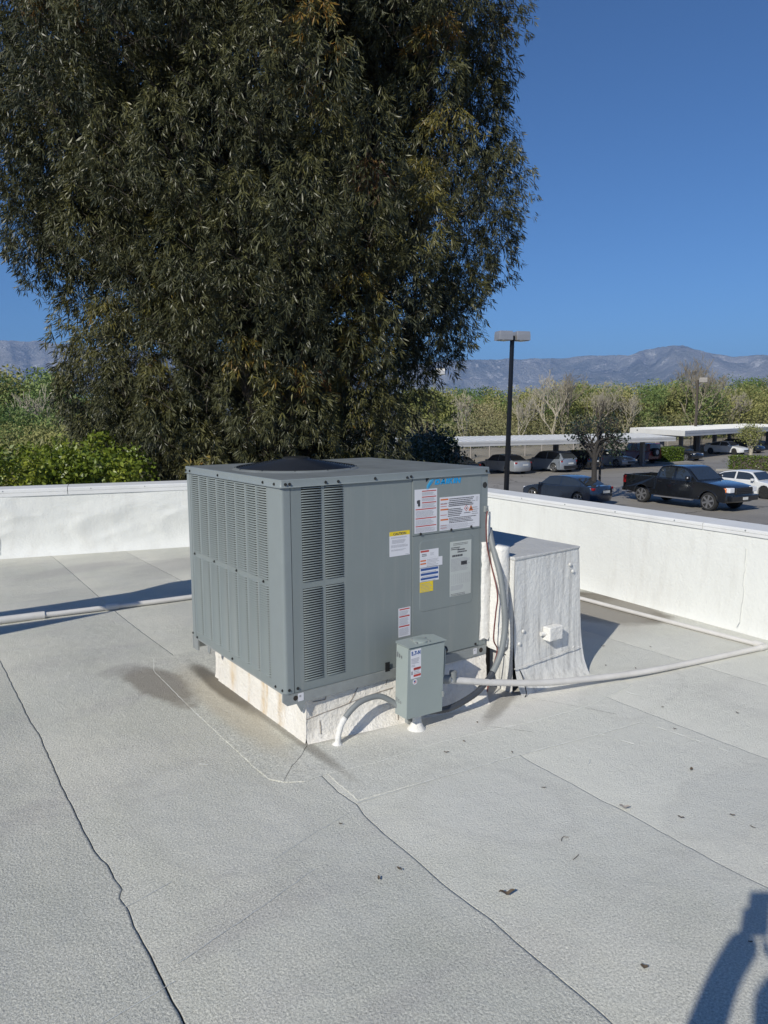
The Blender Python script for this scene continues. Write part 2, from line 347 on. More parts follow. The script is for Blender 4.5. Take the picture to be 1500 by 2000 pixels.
# mountains: a ridge sector rising from the far plain
def ridge_el(az):
    # elevation (radians) of the skyline seen from the camera, against azimuth from +Y toward +X in degrees
    xs = [-60, -30, -5, 2, 8, 10, 11.5, 14, 20, 27, 33, 38.5, 41, 44, 47.5, 50.4, 51.8, 53.2, 54.8, 56.0, 57.0, 57.7, 58.4, 59.2, 60.3, 62, 65, 72, 85, 110]
    ys = [.06, .075, .085, .090, .0945, .093, .0945, .091, .083, .077, .073, .0695, .0755, .0765, .0755, .0765, .079, .0785, .0775, .083, .0865, .0880, .0870, .0815, .0775, .0715, .072, .065, .07, .06]
    return np.interp(az, xs, ys)
def fbm(x, y, octs, seed=0, ridged=False):
    r = np.random.default_rng(seed); out = np.zeros_like(x); amp = 1; tot = 0; f = 1
    for o in range(octs):
        g = r.random((64, 64)); xi = np.floor(x*f).astype(int); yi = np.floor(y*f).astype(int); fx = x*f-xi; fy = y*f-yi
        fx = fx*fx*(3-2*fx); fy = fy*fy*(3-2*fy)
        G_ = lambda i, j: g[i % 64, j % 64]
        v = (G_(xi, yi)*(1-fx)*(1-fy)+G_(xi+1, yi)*fx*(1-fy)+G_(xi, yi+1)*(1-fx)*fy+G_(xi+1, yi+1)*fx*fy)
        if ridged: v = 1-np.abs(2*v-1)
        out += v*amp; tot += amp; amp *= .52; f *= 2.03
    return out/tot
NA, ND = 900, 90
az = np.linspace(-60, 110, NA); dd = np.linspace(0, 1, ND)
AZ, DD = np.meshgrid(az, dd, indexing='ij')
dist = 5200+5200*DD
X = CAM.x+dist*np.sin(np.radians(AZ)); Y = CAM.y+dist*np.cos(np.radians(AZ))
rel = fbm(X/1500, Y/1500, 6, 3, True)
prof = np.clip(DD/.85, 0, 1)**1.1*(.40+.9*rel)
prof = prof*np.where(DD > .9, 1-(DD-.9)*3, 1)
elev = prof*dist
mx = np.max(prof, axis=1, keepdims=True)
k = 25; pad = np.pad(mx[:, 0], k, mode='edge'); 
fine = ridge_el(AZ[:, :1]+.55)-.0030+.0042*(fbm(AZ[:, :1]*1.1+9, AZ[:, :1]*0+3, 6, 5)-.5)
Z = CAM.z+prof/mx*fine*dist
Z = np.where(DD < .03, G-5, Z)
idx = np.arange(NA*ND).reshape(NA, ND)
F = np.stack([idx[:-1, :-1], idx[1:, :-1], idx[1:, 1:], idx[:-1, 1:]], -1).reshape(-1, 4)
mo = npmesh('mountains', np.stack([X, Y, Z], -1).reshape(-1, 3), F, M['mount'], smooth=True); tag(mo, kind='structure')
# haze: one closed box around everything below the sky
hz = MB(); hz.box((-16500, -16500, G-7), (16500, 16500, 1150))
ho = hz.build('haze', []); tag(ho, kind='stuff')
hm = bpy.data.materials.new('haze_air'); hm.use_nodes = True; hn = hm.node_tree; hn.nodes.remove(hn.nodes['Principled BSDF'])
pv = hn.nodes.new('ShaderNodeVolumePrincipled'); pv.inputs['Color'].default_value = (.22, .48, 1, 1); pv.inputs['Density'].default_value = 7.0e-5; pv.inputs['Anisotropy'].default_value = 0.0
hn.links.new(pv.outputs[0], hn.nodes['Material Output'].inputs['Volume'])
ho.data.materials.clear(); ho.data.materials.append(hm)

# ------------------------------------------------------------------ flat roof: overlapped sheets laid side by side
roofbase = MB(); roofbase.add([(-9, -9, -.5), (3.2, -9, -.5), (4.25, 5.2, -.5), (-9, 8.9, -.5), (-9, -9, -.012), (3.2, -9, -.012), (4.25, 5.2, -.012), (-9, 8.9, -.012)],
    [(0, 3, 2, 1), (4, 5, 6, 7), (0, 1, 5, 4), (1, 2, 6, 5), (2, 3, 7, 6), (3, 0, 4, 7)])
roof = tag(roofbase.build('flat_roof', M['crack']), kind='structure')
crackA = [(-.90, -9), (-.955, -4), (-.950, -2.2), (-.958, -1.214), (-.955, -1.045), (-.950, -.923), (-.952, -.816), (-.944, -.66), (-.948, -.594), (-.927, -.557), (-.934, -.485), (-.929, -.389), (-.943, -.333), (-.946, -.205), (-.944, -.053), (-.938, .233), (-.934, .393), (-.923, .639), (-.913, .906), (-.918, 1.123), (-.911, 1.461), (-.903, 1.894), (-.895, 2.308), (-.89, 3.2), (-.88, 5), (-.85, 9)]
jointB = [(0.0, -9), (-.04, -4), (-.043, -1.883), (-.032, -1.522), (-.023, -1.412), (-.033, -1.217), (-.025, -1.053), (-.019, -.828), (-.010, -.669), (.012, -.575), (.004, -.45), (.017, -.32), (.05, .2), (.06, 1.0), (.063, 1.723), (.056, 2.331), (.062, 3.063), (.084, 3.682), (.14, 5.303), (.2, 9)]
seamC = [(.84, -9), (.835, -3), (.837, -1.775), (.834, -1.653), (.845, -1.43), (.856, -1.239), (.849, -1.152), (.857, -.975), (.861, -.815), (.872, -.689), (.88, 0), (.9, 3), (.93, 9)]
seamD = [(1.74, -9), (1.76, -1.6), (1.77, -.9), (1.8, 0), (1.85, 9)]
seamE = [(2.66, -9), (2.68, -1), (2.7, 1), (2.75, 9)]
def dens(path, step=.02):
    ys = np.arange(-9, 8.9, step); px = np.interp(ys, [p[1] for p in path], [p[0] for p in path])
    return ys, px+np.interp(ys, np.arange(-9, 9.1, .045), np.random.default_rng(len(path)).normal(0, .0014, 403)[:len(np.arange(-9, 9.1, .045))])
def gapw(name, y):
    if name == 'A': return np.interp(y, [-9, -1.3, -1.0, -.72, -.62, -.4, .4, 1.2, 2.0, 2.4, 9], [.006, .0055, .006, .0022, .0012, .0032, .0026, .0022, .0016, .0005, .0002])
    if name == 'B': return np.interp(y, [-9, -1.8, -1.2, -.66, -.5, -.3, 1, 1.7, 3.1, 3.3, 5.2, 9], [.0026, .0026, .0020, .0018, .0022, .0010, .0003, .0016, .0016, .001, .0008, 0])
    if name == 'C': return np.interp(y, [-9, -1.4, -1.2, -.7, -.6, 9], [.0006, .0008, .0012, .0012, .0001, .0001])
    return np.full_like(y, .0004)
bounds = [('L', None), ('A', crackA), ('B', jointB), ('C', seamC), ('D', seamD), ('E', seamE), ('R', None)]
lefts = [-8.2, -7.3, -6.4, -5.5, -4.6, -3.65, -2.75, -1.83]
def sheet(xl_fn, xr_fn, zoff):
    ys = np.arange(-9, 8.9, .02); xl = xl_fn(ys); xr = xr_fn(ys)
    keep = xl < xr-.02; ys = ys[keep]; xl = xl[keep]; xr = xr[keep]
    n = len(ys); er = .010
    rows = [(xl, -.010), (xl+.0004, -.0004), (xl+.002, 0), ((xl+xr)/2, 0), (xr-er, .0006), (xr-.0010, .0004), (xr, -.010)]
    V = np.concatenate([np.stack([x, ys, np.full(n, z)], -1) for x, z in rows])
    Fs = []
    for r_ in range(len(rows)-1):
        a = np.arange(n-1)+r_*n; Fs.append(np.stack([a, a+n, a+n+1, a+1], -1))
    return npmesh('roofing_sheet', V, np.concatenate(Fs), M['roof'], roof)
def backwall_y(x): return 6.16-.275*(x+.33)
def rightwall_x(y): return 3.575+.091*y
def clipx(x, ys, lim): return np.minimum(x, lim)
paths = {n: dens(p) for n, p in bounds if p}
def edge(name, side):
    def fn(ys):
        P = dict(bounds)[name]; x = np.interp(ys, paths[name][0], paths[name][1]); return x+side*gapw(name, ys)*.42
    return fn
allx = lefts+['A', 'B', 'C', 'D', 'E', 'R']
def efn(e, side):
    if e == 'R': return lambda ys: np.clip(rightwall_x(ys)+.1, 0, 9)
    if isinstance(e, str): return edge(e, side)
    return lambda ys: np.full_like(ys, e)+side*.0006
for i in range(len(allx)-1):
    sheet(efn(allx[i], 1), efn(allx[i+1], -1), 0.0+(.0015 if i % 2 else 0))
# lifted lap edges and patch edges: thin raised beads of coating
def bead(pts, w, h, name='seam_bead', z0=.0025, jit=.003, m=None):
    P = []
    for i in range(len(pts)-1):
        a = Vector((*pts[i], 0)); b = Vector((*pts[i+1], 0)); n_ = max(2, int((b-a).length/.03))
        P += [a.lerp(b, k/n_) for k in range(n_)]
    P.append(Vector((*pts[-1], 0)))
    P = [p+Vector((random.gauss(0, jit*.5), random.gauss(0, jit*.5), 0)) for p in P]
    V = []; Fc = []
    for i, p in enumerate(P):
        t = (P[min(i+1, len(P)-1)]-P[max(i-1, 0)]).normalized(); nn = Vector((-t.y, t.x, 0)); ww = .6*w*random.uniform(.3, 1.4)
        hh = h*.45*random.uniform(.0, 1.3)
        V += [p-nn*ww+Vector((0, 0, z0)), p+Vector((0, 0, z0+hh)), p+nn*ww+Vector((0, 0, z0))]
    for i in range(len(P)-1):
        Fc += [(3*i, 3*i+3, 3*i+4, 3*i+1), (3*i+1, 3*i+4, 3*i+5, 3*i+2)]
    b = MB(); b.add(V, Fc); return b.build(name, m or M['ridge'], roof)
bead([(-.075, 1.703), (-.11, 1.6), (-.150, 1.462), (-.181, .68), (-.174, .319), (-.191, -.068), (-.188, -.181), (-.149, -.243), (-.073, -.292), (.034, -.293), (.282, -.338), (.656, -.355), (.852, -.384), (1.22, -.461), (1.6, -.50)], .0024, .003)
bead([(.012, -.575), (.358, -.61), (.869, -.677), (1.361, -.76), (1.647, -.795)], .004, .004)
bead([(1.361, -.76), (1.395, -.924)], .003, .004); bead([(1.647, -.795), (1.66, -.9), (1.69, -1.25)], .003, .003)
bead([(.052, 1.372), (-.075, 1.703)], .003, .003)
bead([(-.95, -.66), (-.78, -.62)], .002, .003)
bead([(-.35, -.85), (-.62, -.93), (-.9, -1.0)], .003, .0015); bead([(-.05, -.62), (-.25, -.66), (-.45, -.72)], .002, .0012)
bead([(-.93, -1.06), (-1.2, -1.1)], .002, .003)
for (x, y, l) in ((1.5, -.98, .08), (1.05, -.93, .05), (1.95, -.6, .1), (2.6, -.35, .12), (-.05, .35, .06), (-.35, .1, .05), (2.2, -1.0, .09), (.95, -.5, .12)):
    a = random.uniform(0, 3); bead([(x, y), (x+l*math.cos(a), y+l*math.sin(a))], .004, .003)
# mitre crack at the curb corner, narrow recess drawn as a dark strip of joint
bead([(.106, -.004), (.03, -.08), (-.05, -.14), (-.149, -.243)], .0022, .0006, 'joint_crack', .0046, .002, M['crack'])
bead([(.95, -.35), (1.02, -.43), (1.1, -.55)], .0015, .0006, 'joint_crack', .0046, .002, M['crack'])
bead([(1.42, -.24), (1.55, -.5), (1.62, -.66)], .0015, .0006, 'joint_crack', .0046, .002, M['crack'])

def patch(pts, z, name='flashing_sheet'):
    P = []
    for i in range(len(pts)):
        a = Vector((*pts[i], 0)); b = Vector((*pts[(i+1) % len(pts)], 0)); n_ = max(1, int((b-a).length/.05))
        P += [a.lerp(b, k/n_)+Vector((random.gauss(0, .0012), random.gauss(0, .0012), 0)) for k in range(n_)]
    c = sum(P, Vector())/len(P); n = len(P); m_ = MB()
    m_.add([p+Vector((0, 0, -.004)) for p in P]+[p+Vector((0, 0, z-.0005)) for p in P]+[p+(c-p).normalized()*.004+Vector((0, 0, z)) for p in P], [(i, (i+1) % n, n+(i+1) % n, n+i) for i in range(n)]+[(n+i, n+(i+1) % n, 2*n+(i+1) % n, 2*n+i) for i in range(n)]+[tuple(range(2*n, 3*n))])
    return m_.build(name, M['roof'], roof)
patch([(-.075, 1.703), (-.150, 1.462), (-.181, .68), (-.191, -.068), (-.188, -.181), (-.149, -.243), (-.073, -.292), (.034, -.293), (.282, -.338), (.656, -.355), (.852, -.384), (1.22, -.461), (1.6, -.50), (2.05, -.45), (2.1, 1.6)], .0042)
patch([(.03, -.56), (.358, -.607), (.869, -.674), (1.361, -.757), (1.647, -.792), (1.72, -.44), (1.6, -.47), (1.22, -.43), (.656, -.33), (.045, -.27)], .0030)
# building body under the roof
bw = MB(); bw.add([(-9, -9, G), (3.5, -9, G), (4.5, 5.2, G), (-9, 9.0, G), (-9, -9, -.52), (3.5, -9, -.52), (4.5, 5.2, -.52), (-9, 9.0, -.52)],
    [(0, 3, 2, 1), (4, 5, 6, 7), (0, 1, 5, 4), (1, 2, 6, 5), (2, 3, 7, 6), (3, 0, 4, 7)])
tag(bw.build('building_wall', M['outer']), 'beige stucco building body below the white parapets', 'building')

# ------------------------------------------------------------------ parapet walls
def parapet(p0, p1, inward, base_out, zt0, zt1, thick, wrinkle, label, sections, seed, face_h=.07, overhang=.02):
    """wall from p0 to p1 (plan), inward = unit normal toward the roof"""
    w = empty('parapet_wall', label, 'wall', (*p0, 0))
    p0 = Vector((*p0, 0)); p1 = Vector((*p1, 0)); t = (p1-p0); L = t.length; t.normalize(); n = Vector((*inward, 0)).normalized()
    nu, nv = int(L/.03), 44
    us = np.linspace(0, L, nu); vs = np.linspace(0, 1, nv); U, Vv = np.meshgrid(us, vs, indexing='ij')
    zt = np.interp(U, [0, L], [zt0, zt1])-face_h*.6; Z = zt*Vv-.02*(1-Vv)
    off = base_out*np.exp(-Z/.075)+.012*fbm(U*1.6+seed, Z*2, 3, seed)
    if wrinkle:
        r_ = fbm(U*1.1+Z*.9+seed, Z*1.9-U*.55+7, 3, 11, True); off += wrinkle*np.clip(r_-.55, 0, 1)*2.2*np.clip(Vv*3, 0, 1)*np.clip((1.05-Vv)*4, 0, 1)
    P = np.array(p0)[None, None]+U[..., None]*np.array(t)+off[..., None]*np.array(n); P[..., 2] = Z
    P = P-np.array(p0)
    idx = np.arange(nu*nv).reshape(nu, nv); F = np.stack([idx[:-1, :-1], idx[1:, :-1], idx[1:, 1:], idx[:-1, 1:]], -1).reshape(-1, 4)
    f_ = npmesh('wall_face', P.reshape(-1, 3), F, M['wall'], w, smooth=True)
    core = MB(); q = -n
    o0 = Vector((0, 0, 0))-n*0+q*.012; o1 = t*L+q*.012
    core.prism([o0+Vector((0, 0, -.5)), o1+Vector((0, 0, -.5)), o1+Vector((0, 0, zt1-face_h*.7)), o0+Vector((0, 0, zt0-face_h*.7))], q*(thick-.04))
    core.build('wall_core', M['wall'], w)
    # coping: sections butted end to end, each its own piece
    cuts = [0]+sections+[L]
    for a, b in zip(cuts[:-1], cuts[1:]):
        za = np.interp(a, [0, L], [zt0, zt1]); zb = np.interp(b, [0, L], [zt0, zt1]); g = .0035
        c = MB(); A = t*(a+g)+n*overhang; B_ = t*(b-g)+n*overhang; d = q*(thick+overhang)
        sec = [Vector((0, 0, -face_h)), Vector((0, 0, -face_h*.52)), Vector((0, 0, -face_h*.48))+n*.004, Vector((0, 0, -.010))+n*.004, Vector((0, 0, 0))-n*.008, d+Vector((0, 0, .012)), d+Vector((0, 0, -face_h))]
        va = [A+Vector((0, 0, za))+s for s in sec]; vb = [B_+Vector((0, 0, zb))+s for s in sec]; m_ = len(sec)
        c.add(va+vb, [tuple(range(m_))[::-1], tuple(range(m_, 2*m_))]+[(i, (i+1) % m_, m_+(i+1) % m_, m_+i) for i in range(m_)])
        cs_ = c.build('coping_section', M['coping'], w)
        for k in range(int((b-a)/.6)):
            q2 = t*(a+.25+k*.6)+n*(overhang+.004); q2.z = np.interp(a+.25+k*.6, [0, L], [zt0, zt1])-face_h*.25; c = MB(); c.disc(q2, n, .006, .003, 7); c.build('coping_screw', M['galv'], cs_)
    return w, t, n
pw1, t1, n1 = parapet((-9, 8.55), (4.12, 4.98), (-.262, -.965), .10, .78, .775, .24, .026, 'white back parapet wall with wrinkled membrane and pale coping below the eucalyptus', [3.4, 6.4, 9.72, 12.2], 2, .085)
pw2, t2, n2 = parapet((3.02, -6.5), (4.12, 5.2), (-.996, .09), .03, .765, .765, .20, .0, 'smooth sunlit white parapet wall on the right, beside the parking lot', [3.0, 6.6, 9.9], 5, .05)
for (xx, hh) in ((-.42, .62),):
    pass
# vertical lap seams in the wall membranes
def wallseam(parent, t, n, u, z0, z1, off=.014):
    b = MB(); pts = []
    for k in range(16):
        z = z0+(z1-z0)*k/15; pts.append(t*(u+random.gauss(0, .004))+n*(off+.10*math.exp(-z/.075)*(1 if parent is pw1 else .6))+Vector((0, 0, z)))
    b.tube(pts, [.0035*random.uniform(.5, 1.2) for _ in pts], 5); b.build('lap_seam', M['ridge'], parent)
wallseam(pw1, t1, n1, 8.98, .04, .66); wallseam(pw2, t2, n2, 6.25, .04, .62, .012)

# ------------------------------------------------------------------ rooftop package unit
W_, D_, ZB, ZT = 1.30, 1.175, .283, 1.30
unit = empty('rooftop_air_conditioner', 'large grey package air conditioner with louvered sides on a white curb', 'air conditioner', (0, 0, 0))
rc = .016
# core liner (black) so louvers look into darkness
b = MB(); b.box((.03, .03, ZB+.01), (W_-.01, D_-.01, ZT-.06)); b.build('inner_liner', M['black'], unit)
# corner posts
def post(x0, x1, y0, y1):
    poly = [(x0, y0), (x1, y0), (x1, y1), (x0, y1)]; p = MB(); p.box((x0, y0, ZB), (x1, y1, ZT-.036)); return p
p = MB(); n_ = 5
arc = [(rc-rc*math.cos(a), rc-rc*math.sin(a)) for a in [k*math.pi/2/n_ for k in range(n_+1)]]
poly = arc+[(.046, 0), (.046, .02), (.02, .02), (.02, .135), (0, .135)]
poly = [(x, y, ZB) for x, y in poly]; p.prism(poly, (0, 0, ZT-.036-ZB)); p.build('corner_post', M['steel2'], unit, smooth=True)
p = MB(); p.prism([(1.239, 0, ZB), (1.29, 0, ZB), (1.3, .01, ZB), (1.3, .08, ZB), (1.25, .08, ZB), (1.239, .02, ZB)], (0, 0, ZT-.036-ZB)); p.build('corner_post', M['steel2'], unit)
p = MB(); p.prism([(0, 1.12, ZB), (.02, 1.12, ZB), (.02, 1.13, ZB), (.05, 1.175, ZB), (.012, 1.175, ZB), (0, 1.163, ZB)], (0, 0, ZT-.036-ZB)); p.build('corner_post', M['steel2'], unit)
p = MB(); p.box((1.25, 1.12, ZB), (1.3, 1.175, ZT-.036)); p.build('corner_post', M['steel2'], unit)
# plain rear and right skins
p = MB(); p.box((.05, 1.16, ZB), (1.25, 1.172, ZT-.05)); p.build('rear_panel', M['steel'], unit)
p = MB(); p.box((1.285, .08, ZB), (1.297, 1.12, ZT-.05)); p.build('side_panel', M['steel'], unit)
# front condenser panel with two louver columns (x .049-.753)
def panel_with_holes(u0, u1, v0, v1, holes, mapf, th, nvec):
    us = sorted({u0, u1}|{h[0] for h in holes}|{h[1] for h in holes}); vs = sorted({v0, v1}|{h[2] for h in holes}|{h[3] for h in holes})
    m_ = MB(); nvec = Vector(nvec)
    for i in range(len(us)-1):
        for j in range(len(vs)-1):
            cu, cv = (us[i]+us[i+1])/2, (vs[j]+vs[j+1])/2
            if any(h[0] < cu < h[1] and h[2] < cv < h[3] for h in holes): continue
            q = [mapf(us[i], vs[j]), mapf(us[i+1], vs[j]), mapf(us[i+1], vs[j+1]), mapf(us[i], vs[j+1])]
            m_.add(q, [(0, 1, 2, 3)])
    for h in holes:
        c = [mapf(h[0], h[2]), mapf(h[1], h[2]), mapf(h[1], h[3]), mapf(h[0], h[3])]
        for a_, b_ in zip(c, c[1:]+c[:1]): m_.add([a_, b_, Vector(b_)+nvec*th, Vector(a_)+nvec*th], [(0, 1, 2, 3)])
    for c in ([mapf(u0, v0), mapf(u0, v1)], [mapf(u1, v0), mapf(u1, v1)]):
        m_.add([c[0], c[1], Vector(c[1])+nvec*th, Vector(c[0])+nvec*th], [(0, 1, 2, 3)])
    return m_
fcols = [(.105, .212), (.230, .334)]; frows = [(.81, 1.262), (.326, .780)]
holes = [(a, b_, c, d) for a, b_ in fcols for c, d in frows]
fp = panel_with_holes(.0495, .7545, ZB, ZT-.036, holes, lambda u, v: (u, .0015, v), .018, (0, 1, 0)).build('condenser_panel', M['steel'], unit)
NR = 38; pitch_ = (1.262-.81)/NR
# one front louver: curved-ended slat
def front_louver(w):
    m_ = MB(); prof = [(.0035, .0), (-.0035, .0012), (-.005, .0035), (-.003, .0062), (.0035, .0072)]
    ends = [(0, .6, .0035), (.006, 1, 0), (w-.004, 1, 0), (w, .7, .003)]
    vs = []
    for x, sc, yy in ends: vs += [(x, y*sc+yy, z-.0015*(1-sc)) for y, z in prof]
    k_ = len(prof); fs = []
    for e in range(len(ends)-1): fs += [(e*k_+i, e*k_+i+1, (e+1)*k_+i+1, (e+1)*k_+i) for i in range(k_-1)]
    m_.add(vs, fs); return m_
proto = None
for (a, b_) in fcols:
    for (c, d) in frows:
        for i in range(NR):
            if proto is None:
                proto = front_louver(.106).build('louver', M['steel'], fp, smooth='all'); o = proto
            else: o = proto.copy(); col.objects.link(o); o.parent = fp
            o.location = (a, .0015, c+.0015+i*pitch_*(d-c)/.452); o.scale = ((b_-a)/.106, 1, 1)
# left condenser panel with eight columns
lcs = [(1.104, .997), (.980, .873), (.857, .750), (.737, .630), (.618, .511), (.498, .391), (.374, .268), (.253, .151)]
holes = [(b_, a, c, d) for a, b_ in lcs for c, d in ((.808, 1.258), (.324, .784))]
lp = panel_with_holes(.137, 1.119, ZB, ZT-.036, holes, lambda u, v: (.0015, u, v), .012, (1, 0, 0)).build('condenser_panel', M['steel'], unit)
w = .107
def left_louver(w, n=1, rows=None):
    m_ = MB()
    base = [((0, 0, .0118), (-.0075, 0, .0025), (-.0075, 0, .0018), (-.0065, 0, .0018))]
    pr = [(.001, .0118), (-.0035, .0092), (-.0070, .0036), (-.0072, .0020)]
    ys = [(0, 1), (w-.006, 1), (w, .0)]
    vs = []
    for y, sc in ys: vs += [((x if sc else .001), y, z) for x, z in pr]
    k_ = len(pr); fs = []
    for e in range(2): fs += [(e*k_+i, e*k_+i+1, (e+1)*k_+i+1, (e+1)*k_+i) for i in range(k_-1)]
    m_.add(vs, fs); return m_
lproto = None; rest = MB(); NL = 38; count = 0
# scoop reads as open at its far (left) end: mirrored along y
def lv_geom(w):
    m_ = MB(); pr = [(.001, .0116), (-.0045, .0100), (-.0084, .0064), (-.0086, .0054)]
    ys = [(w-.0085, 1), (.008, 1), (0, 0)]
    vs = []
    for y, sc in ys: vs += [((x if sc else .0012), y, z) for x, z in pr]
    # closed leaf of the far end left open -> dark dot
    k_ = len(pr); fs = []
    for e in range(2): fs += [(e*k_+i, e*k_+i+1, (e+1)*k_+i+1, (e+1)*k_+i) for i in range(k_-1)]
    m_.add(vs, fs); m_.add([(.001, w-.0085, .0065), (.001, w, .0065), (.001, w, .0119), (.001, w-.0085, .0119)], [(0, 1, 2, 3)]); return m_
cells = []
for ci, (a, b_) in enumerate(lcs):
    for (c, d) in ((.808, 1.258), (.324, .784)):
        for i in range(NL): cells.append((ci, b_, a-b_, c+.0005+i*(d-c)/NL, (d-c)/NL/.0119))
cells.sort(key=lambda q: (-q[0], -q[3]))
for q, (ci, y0, w_, z, zs) in enumerate(cells):
    if q < 148:
        if lproto is None: lproto = lv_geom(.107).build('louver', M['steel'], lp, smooth='all'); o = lproto
        else: o = lproto.copy(); col.objects.link(o); o.parent = lp
        o.location = (.0015, y0, z); o.scale = (1, w_/.107, zs)
    else:
        g = lv_geom(w_); rest.add([(x+.0015, y+y0, zz*zs+z) for x, y, zz in g.v], g.f)
ro = rest.build('louver_rows', M['steel'], lp, smooth='all'); ro['kind'] = 'stuff'
p = MB(); p.box((.012, .137, ZB+.02), (.02, 1.119, ZT-.04)); p.build('shade_backing', M['black'], unit)  # black sheet painted in for the darkness behind the left louvers
# access panels on the front right
ap = MB(); ap.box((.7575, -.0025, .965), (1.2375, .012, ZT-.037)); upper = ap.build('access_panel', M['steel'], unit, bevel=.0015)
ap = MB(); ap.box((.7575, .0005, ZB+.004), (1.2375, .012, .9635)); lower = ap.build('access_panel', M['steel'], unit, bevel=.0015)
b = MB(); b.prism([(.842, -.0042, ZT-.038), (.866, -.0042, ZT-.038), (.845, -.0042, ZT-.058)], (0, .0015, 0)); b.build('pull_notch', M['black'], upper)
# pressed outline in the lower panel
def groove(pts, w, h, name, par, m, y=-.0003):
    g = MB(); P = [Vector((x, y, z)) for x, z in pts]
    g.tube(P, h, 5, 0); return g.build(name, m, par)
def rr(x0, x1, z0, z1, r):
    out = []
    for cx, cz, a0 in ((x0+r, z0+r, 180), (x1-r, z0+r, 270), (x1-r, z1-r, 0), (x0+r, z1-r, 90)):
        out += [(cx+r*math.cos(R(a0+k*22.5)), cz+r*math.sin(R(a0+k*22.5))) for k in range(5)]
    return out
em = MB(); outl = rr(.804, 1.185, .547, .935, .025); inn = rr(.809, 1.180, .552, .930, .021); k_ = len(outl)
em.add([(x, .0004, z) for x, z in outl]+[(x, -.0012, z) for x, z in inn], [(i, (i+1) % k_, k_+(i+1) % k_, k_+i) for i in range(k_)]+[tuple(range(k_, 2*k_))])
em.build('pressed_field', M['steel'], lower)
# top cover
tc = MB(); o_ = .004
def rrect(o_, z, r=.012):
    x0, x1, y0, y1 = -o_, W_+o_, -o_, D_+o_; out = []
    for cx, cy, a0 in ((x0+r, y0+r, 180), (x1-r, y0+r, 270), (x1-r, y1-r, 0), (x0+r, y1-r, 90)):
        out += [(cx+r*math.cos(R(a0+k*30)), cy+r*math.sin(R(a0+k*30)), z) for k in range(4)]
    return out
rings = [rrect(.004, ZT-.0345), rrect(.009, ZT-.0372), rrect(.009, ZT-.0355), rrect(.005, ZT-.033), rrect(.004, ZT-.031), rrect(.004, ZT-.003), rrect(.001, ZT, .010), rrect(-.01, ZT, .008)]
k_ = len(rings[0]); tc.v = [v for r_ in rings for v in r_]
for e in range(len(rings)-1):
    fcs = [(e*k_+i, e*k_+(i+1) % k_, (e+1)*k_+(i+1) % k_, (e+1)*k_+i) for i in range(k_)]; tc.f += fcs; tc.mi += [0]*k_
last = (len(rings)-1)*k_
# top face with circular opening: fan of quads between outline and circle
FC = (.415, .605); FR = .325
def ang(p): return math.atan2(p[1]-FC[1], p[0]-FC[0])
N = 96; circ = []
for i in range(N):
    a = 2*math.pi*i/N; circ.append((FC[0]+FR*math.cos(a), FC[1]+FR*math.sin(a), ZT))
def onrect(a):
    dx, dy = math.cos(a), math.sin(a); x0, x1, y0, y1 = .01, W_-.01, .01, D_-.01
    t_ = min([v for v in (((x1-FC[0])/dx if dx > 1e-9 else 9e9), ((x0-FC[0])/dx if dx < -1e-9 else 9e9), ((y1-FC[1])/dy if dy > 1e-9 else 9e9), ((y0-FC[1])/dy if dy < -1e-9 else 9e9))])
    return (FC[0]+dx*t_, FC[1]+dy*t_, ZT)
rim = [onrect(2*math.pi*i/N) for i in range(N)]
top2 = MB(); top2.add(circ+rim, [(i, (i+1) % N, N+(i+1) % N, N+i) for i in range(N)])
for cx_, cy_ in ((.01, .01), (W_-.01, .01), (W_-.01, D_-.01), (.01, D_-.01)):
    a = math.atan2(cy_-FC[1], cx_-FC[0]) % (2*math.pi); i = int(a/(2*math.pi)*N); top2.add([rim[i], rim[(i+1) % N], (cx_, cy_, ZT)], [(0, 1, 2)])
# raised throat ring
top2.add([(FC[0]+r_*math.cos(2*math.pi*i/N), FC[1]+r_*math.sin(2*math.pi*i/N), z) for r_, z in ((FR+.022, ZT+.0003), (FR+.006, ZT+.010), (FR, ZT+.010), (FR-.004, ZT-.06)) for i in range(N)],
    [(e*N+i, e*N+(i+1) % N, (e+1)*N+(i+1) % N, (e+1)*N+i) for e in range(3) for i in range(N)])
tcv = tc.build('top_cover', M['steel2'], unit, smooth=True)
top2.build('top_sheet', M['topsteel'], tcv, smooth=True)
# wire fan guard: rings and spokes rising to a hub plate
fg = MB()
def gz(r_): return ZT+.012+.050*max(0, 1-(r_/FR)**1.05)
r_ = FR
while r_ > .07:
    fg.tube([(FC[0]+r_*math.cos(2*math.pi*i/72), FC[1]+r_*math.sin(2*math.pi*i/72), gz(r_)) for i in range(73)], .0021, 4, 0, False); r_ -= .0125
for k in range(12):
    a = 2*math.pi*k/12; fg.tube([(FC[0]+q*math.cos(a), FC[1]+q*math.sin(a), gz(q)-.003) for q in (FR+.012, FR*.75, FR*.5, FR*.25, .06)], .0022, 4)
fgo = fg.build('fan_guard', M['wirem'], tcv, smooth=True); 
hb = MB(); hb.tube([(FC[0], FC[1], gz(0)-.012), (FC[0], FC[1], gz(0)), (FC[0], FC[1], gz(0)+.004)], [.075, .075, .05], 32); hb.build('guard_hub', M['wirem'], tcv, smooth=True)
fb = MB()
for k in range(3):
    a = k*2.094+.3; d = Vector((math.cos(a), math.sin(a), 0)); q = Vector((-d.y, d.x, 0)); c = Vector((FC[0], FC[1], ZT-.06))
    fb.add([c+d*.05+q*.05+Vector((0, 0, .02)), c+d*.05-q*.05-Vector((0, 0, .02)), c+d*.29-q*.12-Vector((0, 0, .03)), c+d*.29+q*.1+Vector((0, 0, .02))], [(0, 1, 2, 3)])
fb.build('fan_blades', M['galv'], tcv)
